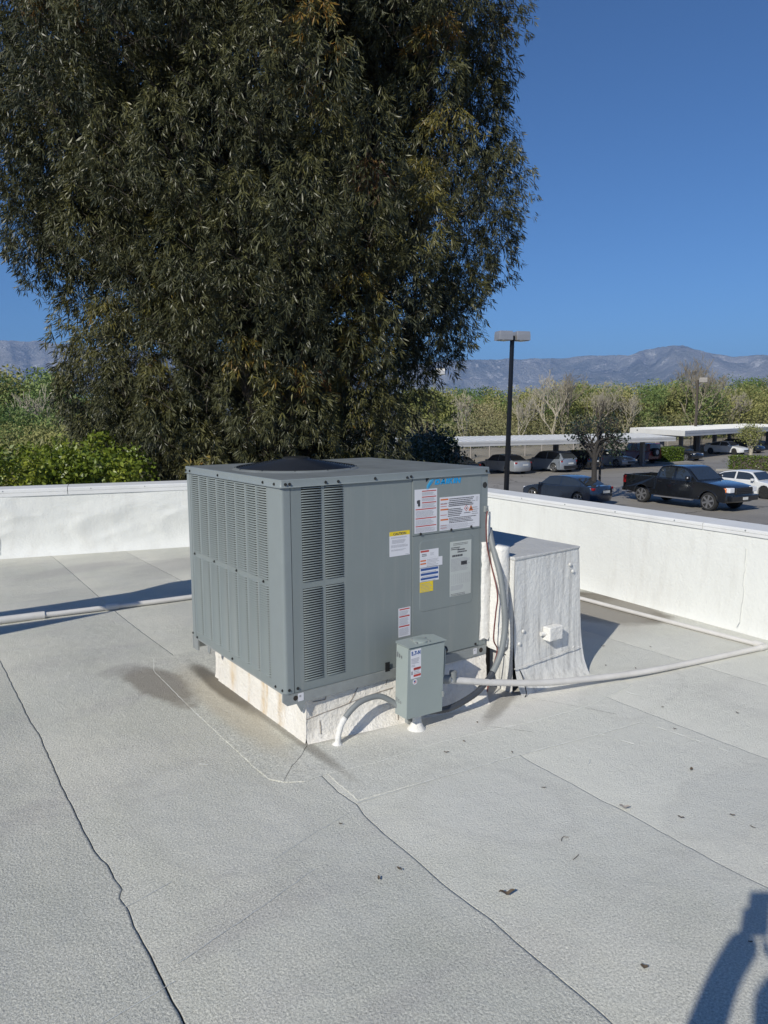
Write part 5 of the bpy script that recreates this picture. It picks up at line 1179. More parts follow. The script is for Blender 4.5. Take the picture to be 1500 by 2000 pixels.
for sd in (-1, 1):
    for (xa, xb) in ((-.82, -.02), (.12, .92)):
        xs = np.linspace(xa, xb, 7); pol = [(x, max(1.36, gzf(x)-.10)) for x in xs]+[(x, 1.335) for x in xs[::-1]]
        m_ = MB(); m_.prism([Vector((x, sd*(gw(z)+.006), z)) for x, z in pol], (0, -sd*.02, 0)); m_.build('side_window', M['glass'], tk)
    m_ = MB(); a_, b_ = sorted((sd*(bw+.02), sd*(bw+.24))); m_.box((.86, a_, 1.30), (.98, b_, 1.52)); m_.build('mirror', M['chrome'] if False else K_paint, tk, bevel=.03)
    m_ = MB(); a_, b_ = sorted((sd*(bw+.20), sd*(bw+.245))); m_.box((.97, a_, 1.40), (1.0, b_, 1.46)); m_.build('mirror_marker', M['headl'], tk)
    for xd in (.05, 1.05, -.98):
        m_ = MB(); m_.prism([(xd, sd*(hw(.6)+.003), .58), (xd+.014, sd*(hw(.6)+.003), .58), (xd+.014, sd*(hw(1.25)+.003), 1.26), (xd, sd*(hw(1.25)+.003), 1.26)], (0, -sd*.01, 0)); m_.build('door_gap', M['trim'], tk)
    for xh in (-.10, -.86+.0):
        m_ = MB(); m_.box((xh-.0, sd*bw*.985-.015, 1.12), (xh+.2, sd*bw*.985+.015, 1.16)); m_.build('door_handle', M['trim'], tk)
    m_ = MB(); m_.box((-1.0, sd*bw-.10, .40), (1.15, sd*bw+.06, .45)); m_.build('running_board', M['postgrey'], tk, bevel=.01)
    m_ = MB(); a_, b_ = sorted((sd*(bw*.60), sd*(bw*.93))); m_.box((2.72, a_, .88), (2.965, b_, 1.10)); m_.build('headlight', M['headl'], tk, bevel=.03)
    m_ = MB(); a_, b_ = sorted((sd*(bw*.90), sd*(bw*.972))); m_.box((2.62, a_, .88), (2.80, b_, 1.08)); m_.build('corner_marker', M['amber'], tk, bevel=.01)
    m_ = MB(); a_, b_ = sorted((sd*(bw*.93), sd*(bw*.995))); m_.box((-h-.006, a_, .92), (-h+.16, b_, 1.28)); m_.build('tail_light', M['taill'], tk, bevel=.01)
    for x in (ax[0], ax[1]+.1): wheel_parts(tk, x, sd, r, .28, .1, 6, M['rim'], bw)
    # arch lips
    for x in (ax[0], ax[1]+.1):
        m_ = MB(); m_.tube([Vector((q, sd*(bw*.985), z)) for q, z in arc_pts(x, .505, .55, 11, r)], .025, 6); m_.build('arch_lip', K_paint, tk, smooth=True)
for i_, (pa, pb_) in enumerate(((gh[-1], gh[-2]), (gh[0], gh[1]))):
    (xa, za), (xb, zb2) = pa, pb_; nrm = Vector((zb2-za, 0, -(xb-xa))).normalized(); nrm = nrm if nrm.z > 0 else -nrm
    a_ = [Vector((xa+(xb-xa)*t, y, za+(zb2-za)*t)) for t, y in ((.08, -(gw(za)-.12)), (.08, gw(za)-.12), (.94, gw(zb2)-.09), (.94, -(gw(zb2)-.09)))]
    m_ = MB(); m_.prism([q+nrm*.004 for q in a_], nrm*.012); m_.build(('windshield', 'rear_window')[i_], M['glass'], tk)
m_ = MB(); m_.box((2.93, -bw*.56, .80), (3.02, bw*.56, 1.10)); m_.build('grille', M['trim'], tk, bevel=.02)
for k in range(3): m_ = MB(); m_.box((3.018, -bw*.54, .86+.08*k), (3.035, bw*.54, .885+.08*k)); m_.build('grille_bar', K_paint, tk)
m_ = MB(); m_.box((2.86, -bw*.92, .50), (3.08, bw*.92, .76)); m_.build('front_bumper', K_paint, tk, bevel=.04)
m_ = MB(); m_.box((3.078, -.17, .56), (3.092, .17, .68)); m_.build('number_plate', M['plate'], tk)
tk.rotation_euler = (0, 0, math.pi/2-R(187)); tk.scale = (1.03, 1.03, 1.03)

# ================================================================== vegetation
def leaves_np(C, size, asp, droop, hue, r, quads=2, spread=.6, outdir=None):
    """C (N,3) leaf bases; long bent leaves, returns V,F,hue"""
    N = len(C); d = r.normal(0, spread, (N, 3)); d[:, 2] -= droop
    if outdir is not None: d += outdir
    d /= np.linalg.norm(d, axis=1, keepdims=True)
    s = r.normal(0, 1, (N, 3)); s -= d*np.sum(s*d, 1, keepdims=True); s /= np.linalg.norm(s, axis=1, keepdims=True)
    n = np.cross(d, s); L = size*r.uniform(.65, 1.25, (N, 1)); w = L*asp*.5
    if quads == 2:
        mid = C+d*L*.5+n*L*.10*r.normal(0, 1, (N, 1)); tip = C+d*L+n*L*.02
        V = np.stack([C-s*w*.25, C+s*w*.25, mid+s*w, mid-s*w, tip+s*w*.12, tip-s*w*.12], 1)
        base = np.arange(N)[:, None]*6; F = np.concatenate([base+np.array([[0, 1, 2, 3]]), base+np.array([[3, 2, 4, 5]])], 0)
        return V.reshape(-1, 3), F, np.repeat(hue, 6)
    V = np.stack([C-s*w*.3, C+d*L*.45-s*w, C+d*L, C+d*L*.45+s*w], 1)
    F = np.arange(N)[:, None]*4+np.array([[0, 1, 2, 3]])
    return V.reshape(-1, 3), F, np.repeat(hue, 4)
def limb_tree(mb, p, d, L, r, depth, rr_, bend=.25, split=(2, 3), ratio=.72, upw=.15, minr=.004, tips=None, sides=5):
    n = 4; P = [p.copy()]; q = p.copy(); dd_ = d.copy()
    for i in range(n):
        dd_ = (dd_+Vector((rr_.gauss(0, bend*.4), rr_.gauss(0, bend*.4), rr_.gauss(0, bend*.25)+upw*.3))).normalized(); q = q+dd_*(L/n); P.append(q.copy())
    mb.tube(P, [max(minr, r*(1-.35*i/n)) for i in range(n+1)], sides if depth > 1 else 3, 0, False)
    if tips is not None and depth <= 1: tips.append((P[-1], dd_))
    if depth <= 0: return
    for k in range(rr_.randint(*split)):
        ax_ = Vector((rr_.gauss(0, 1), rr_.gauss(0, 1), rr_.gauss(0, .6))).normalized(); nd = (dd_+ax_*rr_.uniform(.45, .85)).normalized()
        nd.z = nd.z+upw; nd.normalize(); st = P[-1] if k == 0 else P[rr_.choice((2, 3, 4))]
        limb_tree(mb, st, nd, L*ratio*rr_.uniform(.8, 1.15), r*.62, depth-1, rr_, bend, split, ratio, upw, minr, tips, sides)

# ---- the big eucalyptus
TC = np.array([5.05, 9.7]); right_ = np.array([math.cos(R(27)), -math.sin(R(27))]); back_ = np.array([math.sin(R(27)), math.cos(R(27))])
zr_ = np.array([-1.0, .0, .73, 1.7, 2.65, 3.59, 4.33, 5.42, 6.31, 7.19, 8.06, 8.91, 9.75, 10.99, 11.8, 12.6])
pxl = np.array([260, 250, 240, 180, 165, 172, 125, 72, 42, 18, 2, 2, 30, 120, 270, 420])
pxr = np.array([770, 765, 760, 765, 790, 845, 900, 952, 972, 975, 978, 990, 975, 890, 780, 650])
euc = empty('eucalyptus_tree', 'huge drooping dark eucalyptus filling the upper left, behind the back parapet', 'tree', (TC[0], TC[1], G))
OE = np.array([TC[0], TC[1], G])
def px2lat(px, z): return (px-530)/1410.4*14.05*(1+.0*z)
r = np.random.default_rng(12)
clumps = []
NPL = 330
tries = 0
while len(clumps) < NPL and tries < 20000:
    tries += 1
    z = r.uniform(-1.6, 12.2); zm = z+.9; l = np.interp(zm, zr_, px2lat(pxl, zm)); q = np.interp(zm, zr_, px2lat(pxr, zm)); c_ = (l+q)/2; a = (q-l)/2-.55
    th_ = r.uniform(0, 2*math.pi); rad = r.uniform(.80, 1.0) if r.random() < .72 else r.uniform(.25, .8)
    if math.sin(th_) > .3 and r.random() < .65: continue
    lat = c_+a*rad*math.cos(th_); dep = a*.72*rad*math.sin(th_)
    if math.sin(th_) < .2 and rad > .6 and float(fbm(np.array([lat*.62+30.]), np.array([z*.27+dep*.3+11.]), 2, 19)[0]) < .375: continue
    if clumps and min(((lat-x[0])**2+(dep-x[1])**2)*1.0+((z-x[2])*.66)**2 for x in clumps) < .40: continue
    clumps.append((lat, dep, z, rad))
for px, z in ((75, 4.4), (70, 4.0), (150, 2.2), (160, 1.6), (985, 4.6), (975, 4.1), (978, 5.3), (972, 6.0), (965, 6.7), (960, 7.4), (955, 5.0), (940, 6.3), (935, 7.0), (905, 3.3), (890, 2.9), (875, 2.6), (30, 5.6), (5, 6.8), (925, 3.7), (860, 2.3), (165, 1.2), (230, .2), (750, .5), (755, .0), (-5, 8.2), (40, 4.9), (800, 1.5)):
    clumps.append((px2lat(px, z)-.42*np.sign(px-530), r.uniform(-.8, .3), z, 1))
ztips = {(215, 8.65): .93, (790, 8.1): .90, (610, 7.4): .89, (770, 6.0): .82, (660, 3.5): .85, (690, 5.6): 1.0, (630, 2.55): 1.0, (500, 2.6): .86, (960, 8.9): .88, (30, 7.4): .80, (850, 7.2): .8}
allC = []; allH = []; allO = []; allS = []
tw = MB()
for ci, (lat, dep, z, rad) in enumerate(clumps):
    R0 = r.uniform(.48, .82); h_ = r.uniform(1.15, 2.0)*(1 if rad > .7 else .8)
    base_h = np.clip(r.normal(.36, .10), .08, .58); grey = r.random() < .3
    px_ = 530+lat/14.05*1410.4; accent = 0
    for (ax_, az2), hv in ztips.items():
        if abs(px_*1.0-ax_) < 55 and abs(z+h_-az2) < .7 and dep < .6 and accent == 0 and lat > -5.05: accent = hv
    outv = right_*lat+back_*dep; outv = outv/max(.3, np.linalg.norm(outv)); cx = TC+right_*lat+back_*dep
    nt_ = int(215*(R0/.55)*(h_/1.8)) if rad > .7 else 100
    t = r.uniform(0, 1, nt_); th2 = r.uniform(0, 2*math.pi, nt_); prof = R0*np.sin(np.pi*np.clip(.16+.80*t, 0, 1))**.65*(1+.18*np.sin(th2*3+z*2)); rho = prof*r.uniform(.45, 1.05, nt_)**.6
    P = np.stack([cx[0]+rho*np.cos(th2)+outv[0]*.22*t, cx[1]+rho*np.sin(th2)+outv[1]*.22*t, z+h_*t+r.normal(0, .03, nt_)], 1)
    P[:, 2] -= .25*(rho/R0)**2
    nl = 11
    sp_ = r.normal(0, 1, (nt_, nl, 3)); sp_ /= np.linalg.norm(sp_, axis=2, keepdims=True)
    rad_dir = np.stack([np.cos(th2), np.sin(th2), np.zeros(nt_)], 1)[:, None, :]
    D = sp_*.55+rad_dir*.40+np.array([0, 0, -.66])
    C0 = P[:, None, :]+sp_*.022+np.array([0, 0, 1.])*r.uniform(-.05, .07, (nt_, nl, 1))
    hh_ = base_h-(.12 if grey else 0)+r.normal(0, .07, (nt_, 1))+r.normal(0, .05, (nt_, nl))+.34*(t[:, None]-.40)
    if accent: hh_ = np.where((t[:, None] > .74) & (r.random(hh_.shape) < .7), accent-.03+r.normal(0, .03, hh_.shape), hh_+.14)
    allC.append(C0.reshape(-1, 3)); allH.append(np.clip(hh_.reshape(-1), 0, 1)); allO.append(D.reshape(-1, 3)); allS.append(np.full(nt_*nl, r.uniform(.85, 1.12)))
    for k in range(0, nt_, 14):
        a = Vector(np.array([cx[0], cx[1], P[k, 2]-.25])-OE); b_ = Vector(P[k]-OE); tw.tube([a, a.lerp(b_, .55)+Vector((0, 0, .05)), b_], .004, 3, 0, False)
C = np.concatenate(allC); Hh = np.concatenate(allH); Od = np.concatenate(allO)
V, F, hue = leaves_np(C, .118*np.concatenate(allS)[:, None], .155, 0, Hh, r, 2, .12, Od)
# inner foliage that fills the heart of the crown
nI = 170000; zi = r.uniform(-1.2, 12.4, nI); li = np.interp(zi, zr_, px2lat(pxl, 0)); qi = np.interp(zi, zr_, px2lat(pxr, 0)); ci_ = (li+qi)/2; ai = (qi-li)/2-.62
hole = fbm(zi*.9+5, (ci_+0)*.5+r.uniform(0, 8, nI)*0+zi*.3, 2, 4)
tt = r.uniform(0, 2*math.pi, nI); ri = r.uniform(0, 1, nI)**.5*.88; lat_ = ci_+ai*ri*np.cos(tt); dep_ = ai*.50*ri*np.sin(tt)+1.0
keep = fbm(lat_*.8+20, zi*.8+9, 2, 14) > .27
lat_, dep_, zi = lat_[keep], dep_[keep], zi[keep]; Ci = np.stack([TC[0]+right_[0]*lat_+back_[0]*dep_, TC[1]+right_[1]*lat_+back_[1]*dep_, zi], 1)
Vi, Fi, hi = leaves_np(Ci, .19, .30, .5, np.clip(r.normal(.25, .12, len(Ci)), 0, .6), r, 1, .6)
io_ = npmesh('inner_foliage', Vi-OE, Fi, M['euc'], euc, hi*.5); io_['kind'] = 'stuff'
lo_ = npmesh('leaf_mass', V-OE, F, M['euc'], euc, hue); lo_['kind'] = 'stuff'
o = tw.build('twigs', M['bark'], euc); o['kind'] = 'stuff'
# trunk and limbs
tb = MB(); rr_ = random.Random(5)
P = smoothpath([(.2, 0, 0), (.3, .1, 2.5), (.25, .15, 5.0), (.35, .1, 8), (.2, 0, 11), (.1, 0, 13.6)], 4); tb.tube(P, [.30-.25*i/(len(P)-1) for i in range(len(P))], 10)
P2 = smoothpath([(.28, .1, 2.6), (-.5, -.1, 4.5), (-1.3, -.2, 7), (-1.8, 0, 10)], 4); tb.tube(P2, [.17-.13*i/(len(P2)-1) for i in range(len(P2))], 8)
trunk = tb.build('trunk', M['bark'], euc, smooth=True)
for k in range(70):
    cl = clumps[k*6 % len(clumps)]; cx = TC+right_*cl[0]+back_*cl[1]; e = Vector((cx[0], cx[1], cl[2]+.2))-Vector(OE); z0 = max(1.5, e.z-rr_.uniform(1.0, 2.5)); s = Vector((.28, .1, z0))
    m_ = (s.lerp(e, .5)+Vector((0, 0, .25))); b = MB(); P = smoothpath([s, m_, e], 4); b.tube(P, [.055-.045*i/(len(P)-1) for i in range(len(P))], 5); b.build('branch', M['bark'], trunk, smooth=True)

# ---- prototype trees
def blob_tree(name, label, seed, H_, Wd, nleaf, size, lm_, trunk_m='bark', base=.15, hue_mu=.5, limbs=True, group=None, asp=.45, lumps=26, cat='tree', flat=1):
    r = np.random.default_rng(seed); rr_ = random.Random(seed); t_ = empty(name, label, cat, (0, 0, 0), 0, group)
    cs = []
    for k in range(lumps):
        a = r.uniform(0, 6.28); q = r.uniform(.2, 1)**.6; zf = r.uniform(base, .92); wz = math.sin(math.pi*min(1, .25+.75*(1-zf)))**.7
        cs.append((Wd/2*q*wz*math.cos(a), Wd/2*q*wz*math.sin(a)*flat, H_*zf, r.uniform(.14, .24)*Wd, r.normal(hue_mu, .16)))
    cs = np.array(cs); pick = r.integers(0, lumps, nleaf); u = r.normal(0, 1, (nleaf, 3)); u /= np.linalg.norm(u, axis=1, keepdims=True); rad = r.uniform(.35, 1.08, (nleaf, 1))**.7
    C = cs[pick, :3]+u*rad*cs[pick, 3:4]*np.array([1, 1, .85]); C[:, 2] = np.maximum(C[:, 2], .05)
    hue = np.clip(cs[pick, 4]+r.normal(0, .13, nleaf), 0, 1)
    V, F, hu = leaves_np(C, size, asp, .1, hue, r, 1, .8)
    o = npmesh('crown', V, F, lm_, t_, hu); o['kind'] = 'stuff'
    if limbs:
        b = MB(); b.tube([(0, 0, 0), (.05*H_*.3, 0, H_*.3), (0, .03*H_, H_*.7)], [.022*H_, .016*H_, .006*H_], 7); tr = b.build('trunk', M[trunk_m], t_, smooth=True)
        b = MB()
        for k in range(lumps//2):
            e = Vector(cs[k, :3]); s = Vector((0, 0, min(e.z*.6, H_*.5))); b.tube([s, s.lerp(e, .55)+Vector((0, 0, .1)), e], [.008*H_, .005*H_, .002*H_], 4)
        b.build('branch', M[trunk_m], tr)
    return t_
def bare_tree(name, label, seed, H_, r0, trunk_m, depth=6, group=None, split=(2, 3), upw=.18, minr=.012, lean=(0, 0), ratio=.74, L0=.26, tf=.24, nb=3):
    rr_ = random.Random(seed); t_ = empty(name, label, 'tree', (0, 0, 0), 0, group); b = MB(); tips = []
    b2 = MB(); b2.tube([(0, 0, -.1), (lean[0]*.3, lean[1]*.3, H_*tf*.5), (lean[0], lean[1], H_*tf)], [r0*1.15, r0, r0*.9], 8); tr = b2.build('trunk', M[trunk_m], t_, smooth=True)
    for k in range(nb):
        p = Vector((lean[0], lean[1], H_*tf*(1-.28*(k/nb if nb > 3 else 0))-.02)); a = k*2.1+rr_.uniform(0, 1); d = Vector((math.cos(a)*.5, math.sin(a)*.5, 1)).normalized(); limb_tree(b, p, d, H_*L0, r0*.7, depth, rr_, .3, split, ratio, upw, minr, tips)
    b.build('branches', M[trunk_m], tr)
    return t_, tips
protos = {}
def place(proto_key, x, y, z, s, rz, label, sz=None):
    src, used = protos[proto_key]
    o = src if not used else copy_tree(src)
    protos[proto_key] = (src, True)
    o.location = (x, y, z); o.scale = (s, s, sz or s); o.rotation_euler = (0, 0, rz); o['label'] = label; return o
grp = 'trees of the riverside wood beyond the lot'
for i, (lm_, mu) in enumerate((('greenl', .45), ('greenl', .7), ('olivel', .4), ('olivel', .65), ('tanl', .6))):
    protos['leafy%d' % i] = [blob_tree('leafy_tree', 'tree', 40+i, 8, 8.5, 9000, .30, M[lm_], 'bark', hue_mu=mu, group=grp, lumps=34), False]
for i in range(3):
    t_, _ = bare_tree('bare_tree', 'tree', 70+i, 9, .16, 'twig' if i == 1 else 'palebark', 6, grp, (2, 3), .16, .014, L0=.235); protos['bare%d' % i] = [t_, False]
def azpos(px, dist):
    # plan position on the bearing through a column of the view, at a given range
    a = math.radians(8.07+(px/1500)*(63.63-8.07)) if False else yaw+math.atan((px-750)/1410.4/math.cos(pitch)); return CAM.x+dist*math.sin(a), CAM.y+dist*math.cos(a)
KL = {'leafy0': 'fresh green leafy tree', 'leafy1': 'bright green dense tree', 'leafy2': 'olive green tree', 'leafy3': 'yellowish olive tree', 'leafy4': 'tan brushy tree', 'bare0': 'pale barked leafless tree', 'bare1': 'leafless brown twiggy tree', 'bare2': 'greyish bare twig tree'}
wood = [  # column, range, kind, height, spot
 (838, 88, 'leafy3', 8.0, 'just right of the eucalyptus crown'), (870, 80, 'leafy0', 7.2, 'behind the single headed grey lamp'), (905, 74, 'bare0', 7.6, 'standing over the left end of the carport roof'), (925, 98, 'leafy0', 8.4, 'at the left of the wood, far back'), (948, 86, 'leafy1', 8.0, 'left of the black lamp pole'),
 (962, 76, 'leafy4', 6.2, 'low, left of the black lamp pole'), (1012, 74, 'bare0', 7.4, 'right beside the black lamp pole'), (1000, 92, 'leafy3', 8.3, 'behind the black lamp pole'), (1035, 84, 'leafy4', 7.2, 'right of the black lamp pole, low'), (1075, 74, 'bare0', 9.8, 'tallest pale one above the middle of the carport'),
 (1095, 80, 'bare1', 9.9, 'behind the tall pale bare tree'), (1062, 96, 'leafy0', 8.4, 'behind the tall pale bare tree'), (1110, 92, 'leafy1', 8.6, 'right of the tall pale bare tree'), (1135, 80, 'leafy3', 7.6, 'left above the dark leafy street tree'), (1165, 96, 'leafy0', 8.9, 'behind the dark leafy street tree'),
 (1160, 78, 'bare2', 8.6, 'over the dark leafy street tree'), (1195, 82, 'leafy4', 7.6, 'right over the dark leafy street tree'), (1215, 84, 'bare2', 8.2, 'above the end of the left carport'), (1235, 94, 'leafy0', 8.6, 'behind the end of the left carport'), (1258, 84, 'leafy2', 7.0, 'above the gap of the carports'),
 (1280, 104, 'leafy3', 9.2, 'far behind the gap of the carports'), (1318, 84, 'leafy1', 8.9, 'broadest, above the right carport corner'), (1340, 82, 'leafy1', 8.3, 'front of the broad green clump'), (1300, 88, 'leafy0', 8.4, 'left flank of the broad green clump'), (1362, 96, 'bare1', 12.6, 'tall twiggy dome against the mountains'),
 (1345, 100, 'bare1', 11.6, 'left half of the tall twiggy dome'), (1378, 90, 'leafy0', 7.8, 'under the tall twiggy dome'), (1400, 94, 'leafy2', 8.8, 'right of the tall twiggy dome'), (1418, 84, 'bare0', 7.6, 'over the right carport'), (1440, 96, 'leafy3', 8.6, 'over the hedge at the right'), (1462, 88, 'leafy4', 7.2, 'above the little pollarded tree'),
 (1452, 118, 'leafy0', 10.6, 'dark, on the far skyline at the right'), (1482, 104, 'leafy3', 9.2, 'near the right edge'), (1500, 92, 'leafy3', 8.2, 'at the right edge'), (1520, 86, 'leafy4', 7.6, 'half cut by the right edge'), (1485, 120, 'leafy2', 10.4, 'on the far skyline by the right edge'),
 (890, 90, 'leafy4', 7.4, 'behind the first pale bare tree'), (985, 84, 'leafy3', 7.0, 'low behind the lamp pole'), (1050, 80, 'leafy3', 6.2, 'low at the foot of the pale bare tree'), (1180, 100, 'leafy3', 8.8, 'deep behind the street tree'), (1120, 104, 'leafy3', 9.2, 'deep behind the tall bare trees'),
 # left of the eucalyptus
 (15, 62, 'leafy1', 7.8, 'at the left edge on the skyline'), (45, 58, 'leafy1', 7.9, 'second from the left edge'), (78, 66, 'leafy0', 8.2, 'third from the left edge on the skyline'), (104, 50, 'bare0', 6.6, 'pale leaning trunk left of the eucalyptus'), (105, 60, 'leafy1', 6.6, 'behind the leaning pale trunk'),
 (130, 52, 'leafy0', 6.2, 'tucked against the left flank of the eucalyptus'), (150, 64, 'leafy4', 7.0, 'showing through the eucalyptus lower left'), (5, 44, 'leafy0', 5.2, 'low at the left edge'), (35, 40, 'leafy1', 4.9, 'low, left of the bright bush'), (70, 42, 'leafy2', 4.8, 'low, above the bright bush'), (100, 36, 'leafy3', 4.2, 'low, right above the bright bush'), (140, 38, 'leafy2', 4.6, 'low under the eucalyptus flank'), (-30, 60, 'leafy3', 8, 'cut by the left edge')]
for px, dist_, kd, H_, spot in wood:
    if px > 300:
        x, y = azpos(px, 1.0); need = (54-CAM.y)/max(.2, (y-CAM.y)); k_ = max(1, (need+(random.uniform(0, 2) if kd.startswith('bare') else random.uniform(5, 16)))/dist_); H_ = 4.45+(H_-4.5)*.86*k_ if k_ > 1 else H_*.97; dist_ *= k_
    x, y = azpos(px, dist_); s = H_/8.4 if kd.startswith('leafy') else H_/9.6
    place(kd, x, y, G, s*(1.0 if px > 300 else .95), random.uniform(0, 6.28), KL[kd]+' '+spot, sz=s)
# understory: brush that nobody could count
r = np.random.default_rng(33); Cs = []
def brush(px0, px1, d0, d1, H_, n, hm_):
    px = r.uniform(px0, px1, n); dd2 = r.uniform(d0, d1, n); a = yaw+np.arctan((px-750)/1410.4); x = CAM.x+dd2*np.sin(a); y = CAM.y+dd2*np.cos(a)
    hh2 = H_*(.45+.75*fbm(x/3.1, y/3.1, 3, 8)); z = G+.3+hh2*r.uniform(0, 1, n)**.7
    ok = (y > 52) | (px < 400); x, y, z = x[ok], y[ok], z[ok]; n = len(x); hm_ = hm_
    return np.stack([x, y, z], 1), np.clip(hm_+.5*(fbm(x/5., y/5., 2, 9)-.5)+r.normal(0, .15, n), 0, 1)
A, h1 = brush(800, 1560, 68, 130, 4.4, 110000, .6); B_, h2 = brush(-60, 330, 30, 62, 3.6, 26000, .45)
C = np.concatenate([A, B_]); V, F, hu = leaves_np(C, .34, .22, -.5, np.concatenate([h1, h2]), r, 1, .7)
tag(npmesh('brush', V, F, M['tanl'], None, hu), kind='stuff')
# far woodland mass behind the singled-out trees
A, h1 = brush(780, 1600, 110, 170, 7.4, 70000, .45); B_, h2 = brush(-80, 330, 66, 90, 6.8, 24000, .45)
C = np.concatenate([A, B_]); V, F, hu = leaves_np(C, .42, .5, 0, np.concatenate([h1, h2]), r, 1, .8)
tag(npmesh('woodland', V, F, M['olivel'], None, hu), kind='stuff')

# ---- bright bush behind the back parapet at the left, dark one beside it
b1 = blob_tree('bush', 'bright yellow green bush showing over the back parapet at the left', 5, 4.42, 2.1, 20000, .085, M['bushl'], base=.35, hue_mu=.55, lumps=44, cat='bush', asp=.5); b1.location = (.52, 9.3, G)
b2 = blob_tree('bush', 'bright yellow green lobe of bush against the foot of the eucalyptus', 6, 4.35, 1.9, 12000, .085, M['bushl'], base=.35, hue_mu=.5, lumps=26, cat='bush', asp=.55); b2.location = (1.35, 9.4, G)
b3 = blob_tree('bush', 'dark glossy bush in the corner left of the bright bush', 8, 3.7, 2.2, 8000, .10, M['darkl'], base=.3, hue_mu=.4, lumps=26, cat='bush', asp=.5); b3.location = (-.95, 9.2, G)
b4 = blob_tree('bush', 'dull green shrub under the eucalyptus, right of the bright bush', 9, 3.9, 2.6, 9000, .12, M['euc'], base=.3, hue_mu=.5, lumps=30, cat='bush', asp=.25); b4.location = (3.0, 9.2, G)
b5 = blob_tree('bush', 'dark shrub low behind the air conditioner, under the eucalyptus trunk', 10, 3.9, 4.2, 14000, .12, M['euc'], base=.3, hue_mu=.45, lumps=40, cat='bush', asp=.25); b5.location = (6.4, 9.4, G)
b6 = blob_tree('bush', 'mottled shrub right of the eucalyptus base, above the air conditioner', 11, 4.3, 3.0, 12000, .11, M['darkl'], base=.3, hue_mu=.75, lumps=36, cat='bush', asp=.5); b6.location = (10.3, 12.6, G)
# ---- dark sparse street tree in front of the carport at left of lamp
def sparse_tree(label, seed, loc, H_, r0, crown_c, crown_r, n, size, lm_, lean, trunk_m='bark', twigs=True, hue=.4, tf=.5, L0=.13, upw=.02, sig=.22):
    t_, tips = bare_tree('street_tree', label, seed, H_, r0, trunk_m, 4, None, (2, 3), upw, .006, lean, L0=L0, tf=tf, nb=6)
    r = np.random.default_rng(seed); k = r.integers(0, len(tips), n); P = np.array([list(tips[i][0]) for i in range(len(tips))])[k]+r.normal(0, sig, (n, 3))
    V, F, hu = leaves_np(P, size, .6, .2, np.clip(r.normal(hue, .2, n), 0, 1), r, 1, .9); o = npmesh('crown', V, F, lm_, t_, hu); o['kind'] = 'stuff'
    t_.location = loc; return t_
sparse_tree('dark leafy street tree with dark trunk rising behind the right parapet', 21, (27.9, 20.0, G), 3.9, .13, None, None, 900, .15, M['darkl'], (.1, .1), 'darkbark', tf=.70, L0=.20, upw=-.12, sig=.25)
sparse_tree('leafless crown of fine twigs just behind the dark leafy street tree', 22, (29.9, 21.2, G), 5.9, .06, None, None, 30, .05, M['olivel'], (.1, .1), 'bark', tf=.5, L0=.15, upw=.16)
sparse_tree('dark holly-like tree beside the eucalyptus, in front of the left carport', 24, (14.3, 16.6, G), 4.4, .10, None, None, 7000, .12, M['darkl'], (.1, 0), tf=.5, L0=.14, sig=.28)
sparse_tree('small pollarded tree with pale trunk at the right edge hedge', 27, (54.5, 26.0, G), 4.0, .15, None, None, 2600, .12, M['olivel'], (.05, 0), 'palebark', tf=.45, L0=.16, upw=.12)
# ---- clipped hedges
def hedge(label, x0, x1, y0, y1, h_, seed):
    hg = empty('hedge', label, 'hedge', ((x0+x1)/2, (y0+y1)/2, G)); O = Vector(((x0+x1)/2, (y0+y1)/2, 0)); r = np.random.default_rng(seed); n = 9000
    P = r.uniform(0, 1, (n, 3)); f = r.integers(0, 3, n); s_ = r.integers(0, 2, n)
    for k in range(3): P[f == k, k] = s_[f == k]+r.normal(0, .015, (f == k).sum())
    P = P*np.array([x1-x0, y1-y0, h_])+np.array([x0-O.x, y0-O.y, .1]); V, F, hu = leaves_np(P, .13, .6, 0, np.clip(r.normal(.3, .2, n), 0, 1), r, 1, .9)
    o = npmesh('foliage', V, F, M['bushl'], hg, hu); o['kind'] = 'stuff'
    b = MB(); b.box((x0-O.x+.08, y0-O.y+.08, .05), (x1-O.x-.08, y1-O.y-.08, h_+.02)); b.build('inner_twigs', M['bark'], hg)
    return hg
b7 = blob_tree('leafy_tree', 'sunlit yellow green tree against the right flank of the eucalyptus', 12, 5.9, 2.3, 7000, .15, M['olivel'], base=.3, hue_mu=.3, lumps=30); b7.location = (17.3, 20.3, G)
hedge('small clipped hedge block between the two carports', 57.3, 59.6, 34.8, 36.2, 1.25, 3)
hedge('long clipped hedge at the right edge behind the white sedan', 53.4, 54.9, 19.5, 27.0, 1.05, 4)
M['kerb'] = mat('pale_kerb_concrete', (.34, .32, .28), .9)
for (x0, x1, y0, y1) in ((56.9, 60.2, 34.2, 36.8), (52.8, 55.5, 18, 27.8)):
    k_ = MB(); k_.box((x0, y0, G-.05), (x1, y1, G+.14)); tag(k_.build('planting_kerb', M['kerb'], None, bevel=.02), kind='structure')

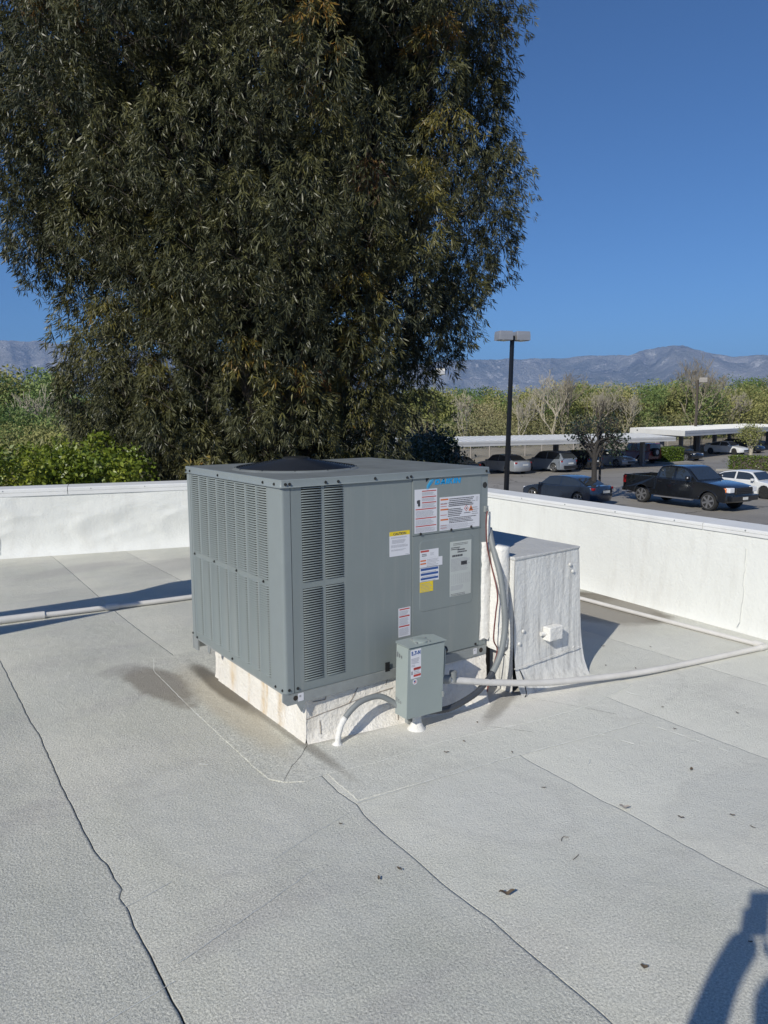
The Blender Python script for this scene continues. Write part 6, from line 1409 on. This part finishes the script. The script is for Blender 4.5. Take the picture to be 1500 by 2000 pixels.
# ================================================================== photographer (stands behind the camera; the shadow falls in view)
ph = empty('person', 'photographer holding up a phone, seen only as the shadow at the lower right', 'person', (-2.1, -3.25, 0))
O = Vector((-2.1, -3.25, 0)); M['skin'] = mat('skin', (.45, .27, .19), .5); M['shirt'] = mat('navy_shirt', (.03, .04, .08), .8); M['phone'] = mat('dark_phone', (.02, .02, .02), .3)
F_ = Vector((math.sin(yaw), math.cos(yaw), 0)); S_ = Vector((math.cos(yaw), -math.sin(yaw), 0))
def L3(f, s, z): return CAM*1.0-Vector((0, 0, CAM.z))+F_*f+S_*s+Vector((0, 0, z))-O
def skinned(name, V, E, Rr, m, root=0):
    me = bpy.data.meshes.new(name); me.from_pydata([tuple(v) for v in V], E, []); o = bpy.data.objects.new(name, me); col.objects.link(o); o.parent = ph; me.materials.append(m)
    sk = o.modifiers.new('skin', 'SKIN'); sk.use_smooth_shade = True
    for i, v in enumerate(me.skin_vertices[0].data): v.radius = (Rr[i], Rr[i]); v.use_root = (i == root)
    ss = o.modifiers.new('sub', 'SUBSURF'); ss.levels = 1; ss.render_levels = 1; return o
hd = (-.46, -.16)   # head offset behind the camera
V = [L3(-.55, -.20, .95), L3(-.56, -.20, 1.15), L3(-.56, -.20, 1.38), L3(-.53, -.21, 1.50), L3(-.50, -.23, 1.60), L3(-.50, -.235, 1.70),
     L3(-.53, -.37, 1.42), L3(-.27, -.35, 1.32), L3(-.12, -.20, 1.50), L3(-.08, -.115, 1.60),
     L3(-.55, -.01, 1.42), L3(-.36, .16, 1.26), L3(-.14, .06, 1.44), L3(-.085, .02, 1.50),
     L3(-.55, -.30, .90), L3(-.52, -.32, .50), L3(-.55, -.33, .09), L3(-.42, -.34, .05), L3(-.55, -.10, .90), L3(-.56, -.08, .50), L3(-.58, -.07, .09), L3(-.45, -.06, .05)]
E_ = [(0, 1), (1, 2), (2, 3), (3, 4), (4, 5), (2, 6), (6, 7), (7, 8), (8, 9), (2, 10), (10, 11), (11, 12), (12, 13), (0, 14), (14, 15), (15, 16), (16, 17), (0, 18), (18, 19), (19, 20), (20, 21)]
Rr = [.15, .14, .16, .065, .085, .095, .075, .055, .045, .048, .075, .055, .045, .046, .10, .065, .045, .04, .10, .065, .045, .04]
skinned('body', V, E_, Rr, M['shirt'])
hm_ = MB(); c = L3(-.49, -.235, 1.655); 
P = [c+Vector((0, 0, z)) for z in (-.12, -.10, -.05, .0, .05, .09, .115)]; hm_.tube(P, [.03, .058, .073, .080, .078, .055, .02], 16); hm_.build('head', M['skin'], ph, smooth='all')
hm_ = MB(); P = [c+Vector((0, 0, z))-F_*.012 for z in (.0, .05, .09, .118, .13)]; hm_.tube(P, [.083, .086, .068, .035, .01], 16); hm_.build('hair', M['screw'], ph, smooth='all')
hm_ = MB(); hm_.tube([c+F_*.07+Vector((0, 0, .01)), c+F_*.098-Vector((0, 0, .02)), c+F_*.07-Vector((0, 0, .03))], [.008, .014, .01], 8); hm_.build('nose', M['skin'], ph)
for side, wx, px_ in ((-1, -.13, -.10), (1, .0, -.03)):
    w0 = L3(-.085, wx, 1.55)
    for k in range(4):
        base = w0+Vector((0, 0, .02+.018*k)); t1_ = L3(-.05, px_+side*.022, 1.575+.02*k); t2_ = L3(-.028, px_+side*.012, 1.585+.02*k)
        f_ = MB(); f_.tube(smoothpath([base, t1_, t2_], 3), [.010, .010, .0095, .009, .009, .008, .007], 7); f_.build('finger', M['skin'], ph, smooth='all')
    f_ = MB(); f_.tube(smoothpath([w0, L3(-.06, px_-side*.01, 1.515), L3(-.045, px_-side*.02, 1.55)], 3), [.012, .012, .011, .011, .010, .009, .008], 7); f_.build('thumb', M['skin'], ph, smooth='all')
pho = empty('phone', 'dark phone held upright by the photographer', 'phone', tuple(CAM-F_*.02)); 
pm_ = MB(); U = Vector((0, 0, 1)); a = -F_*.014-S_*.110-U*.035; pm_.prism([a, a+S_*.074, a+S_*.074+U*.16, a+U*.16], -F_*.008); pm_.build('phone_body', M['phone'], pho, bevel=.003)
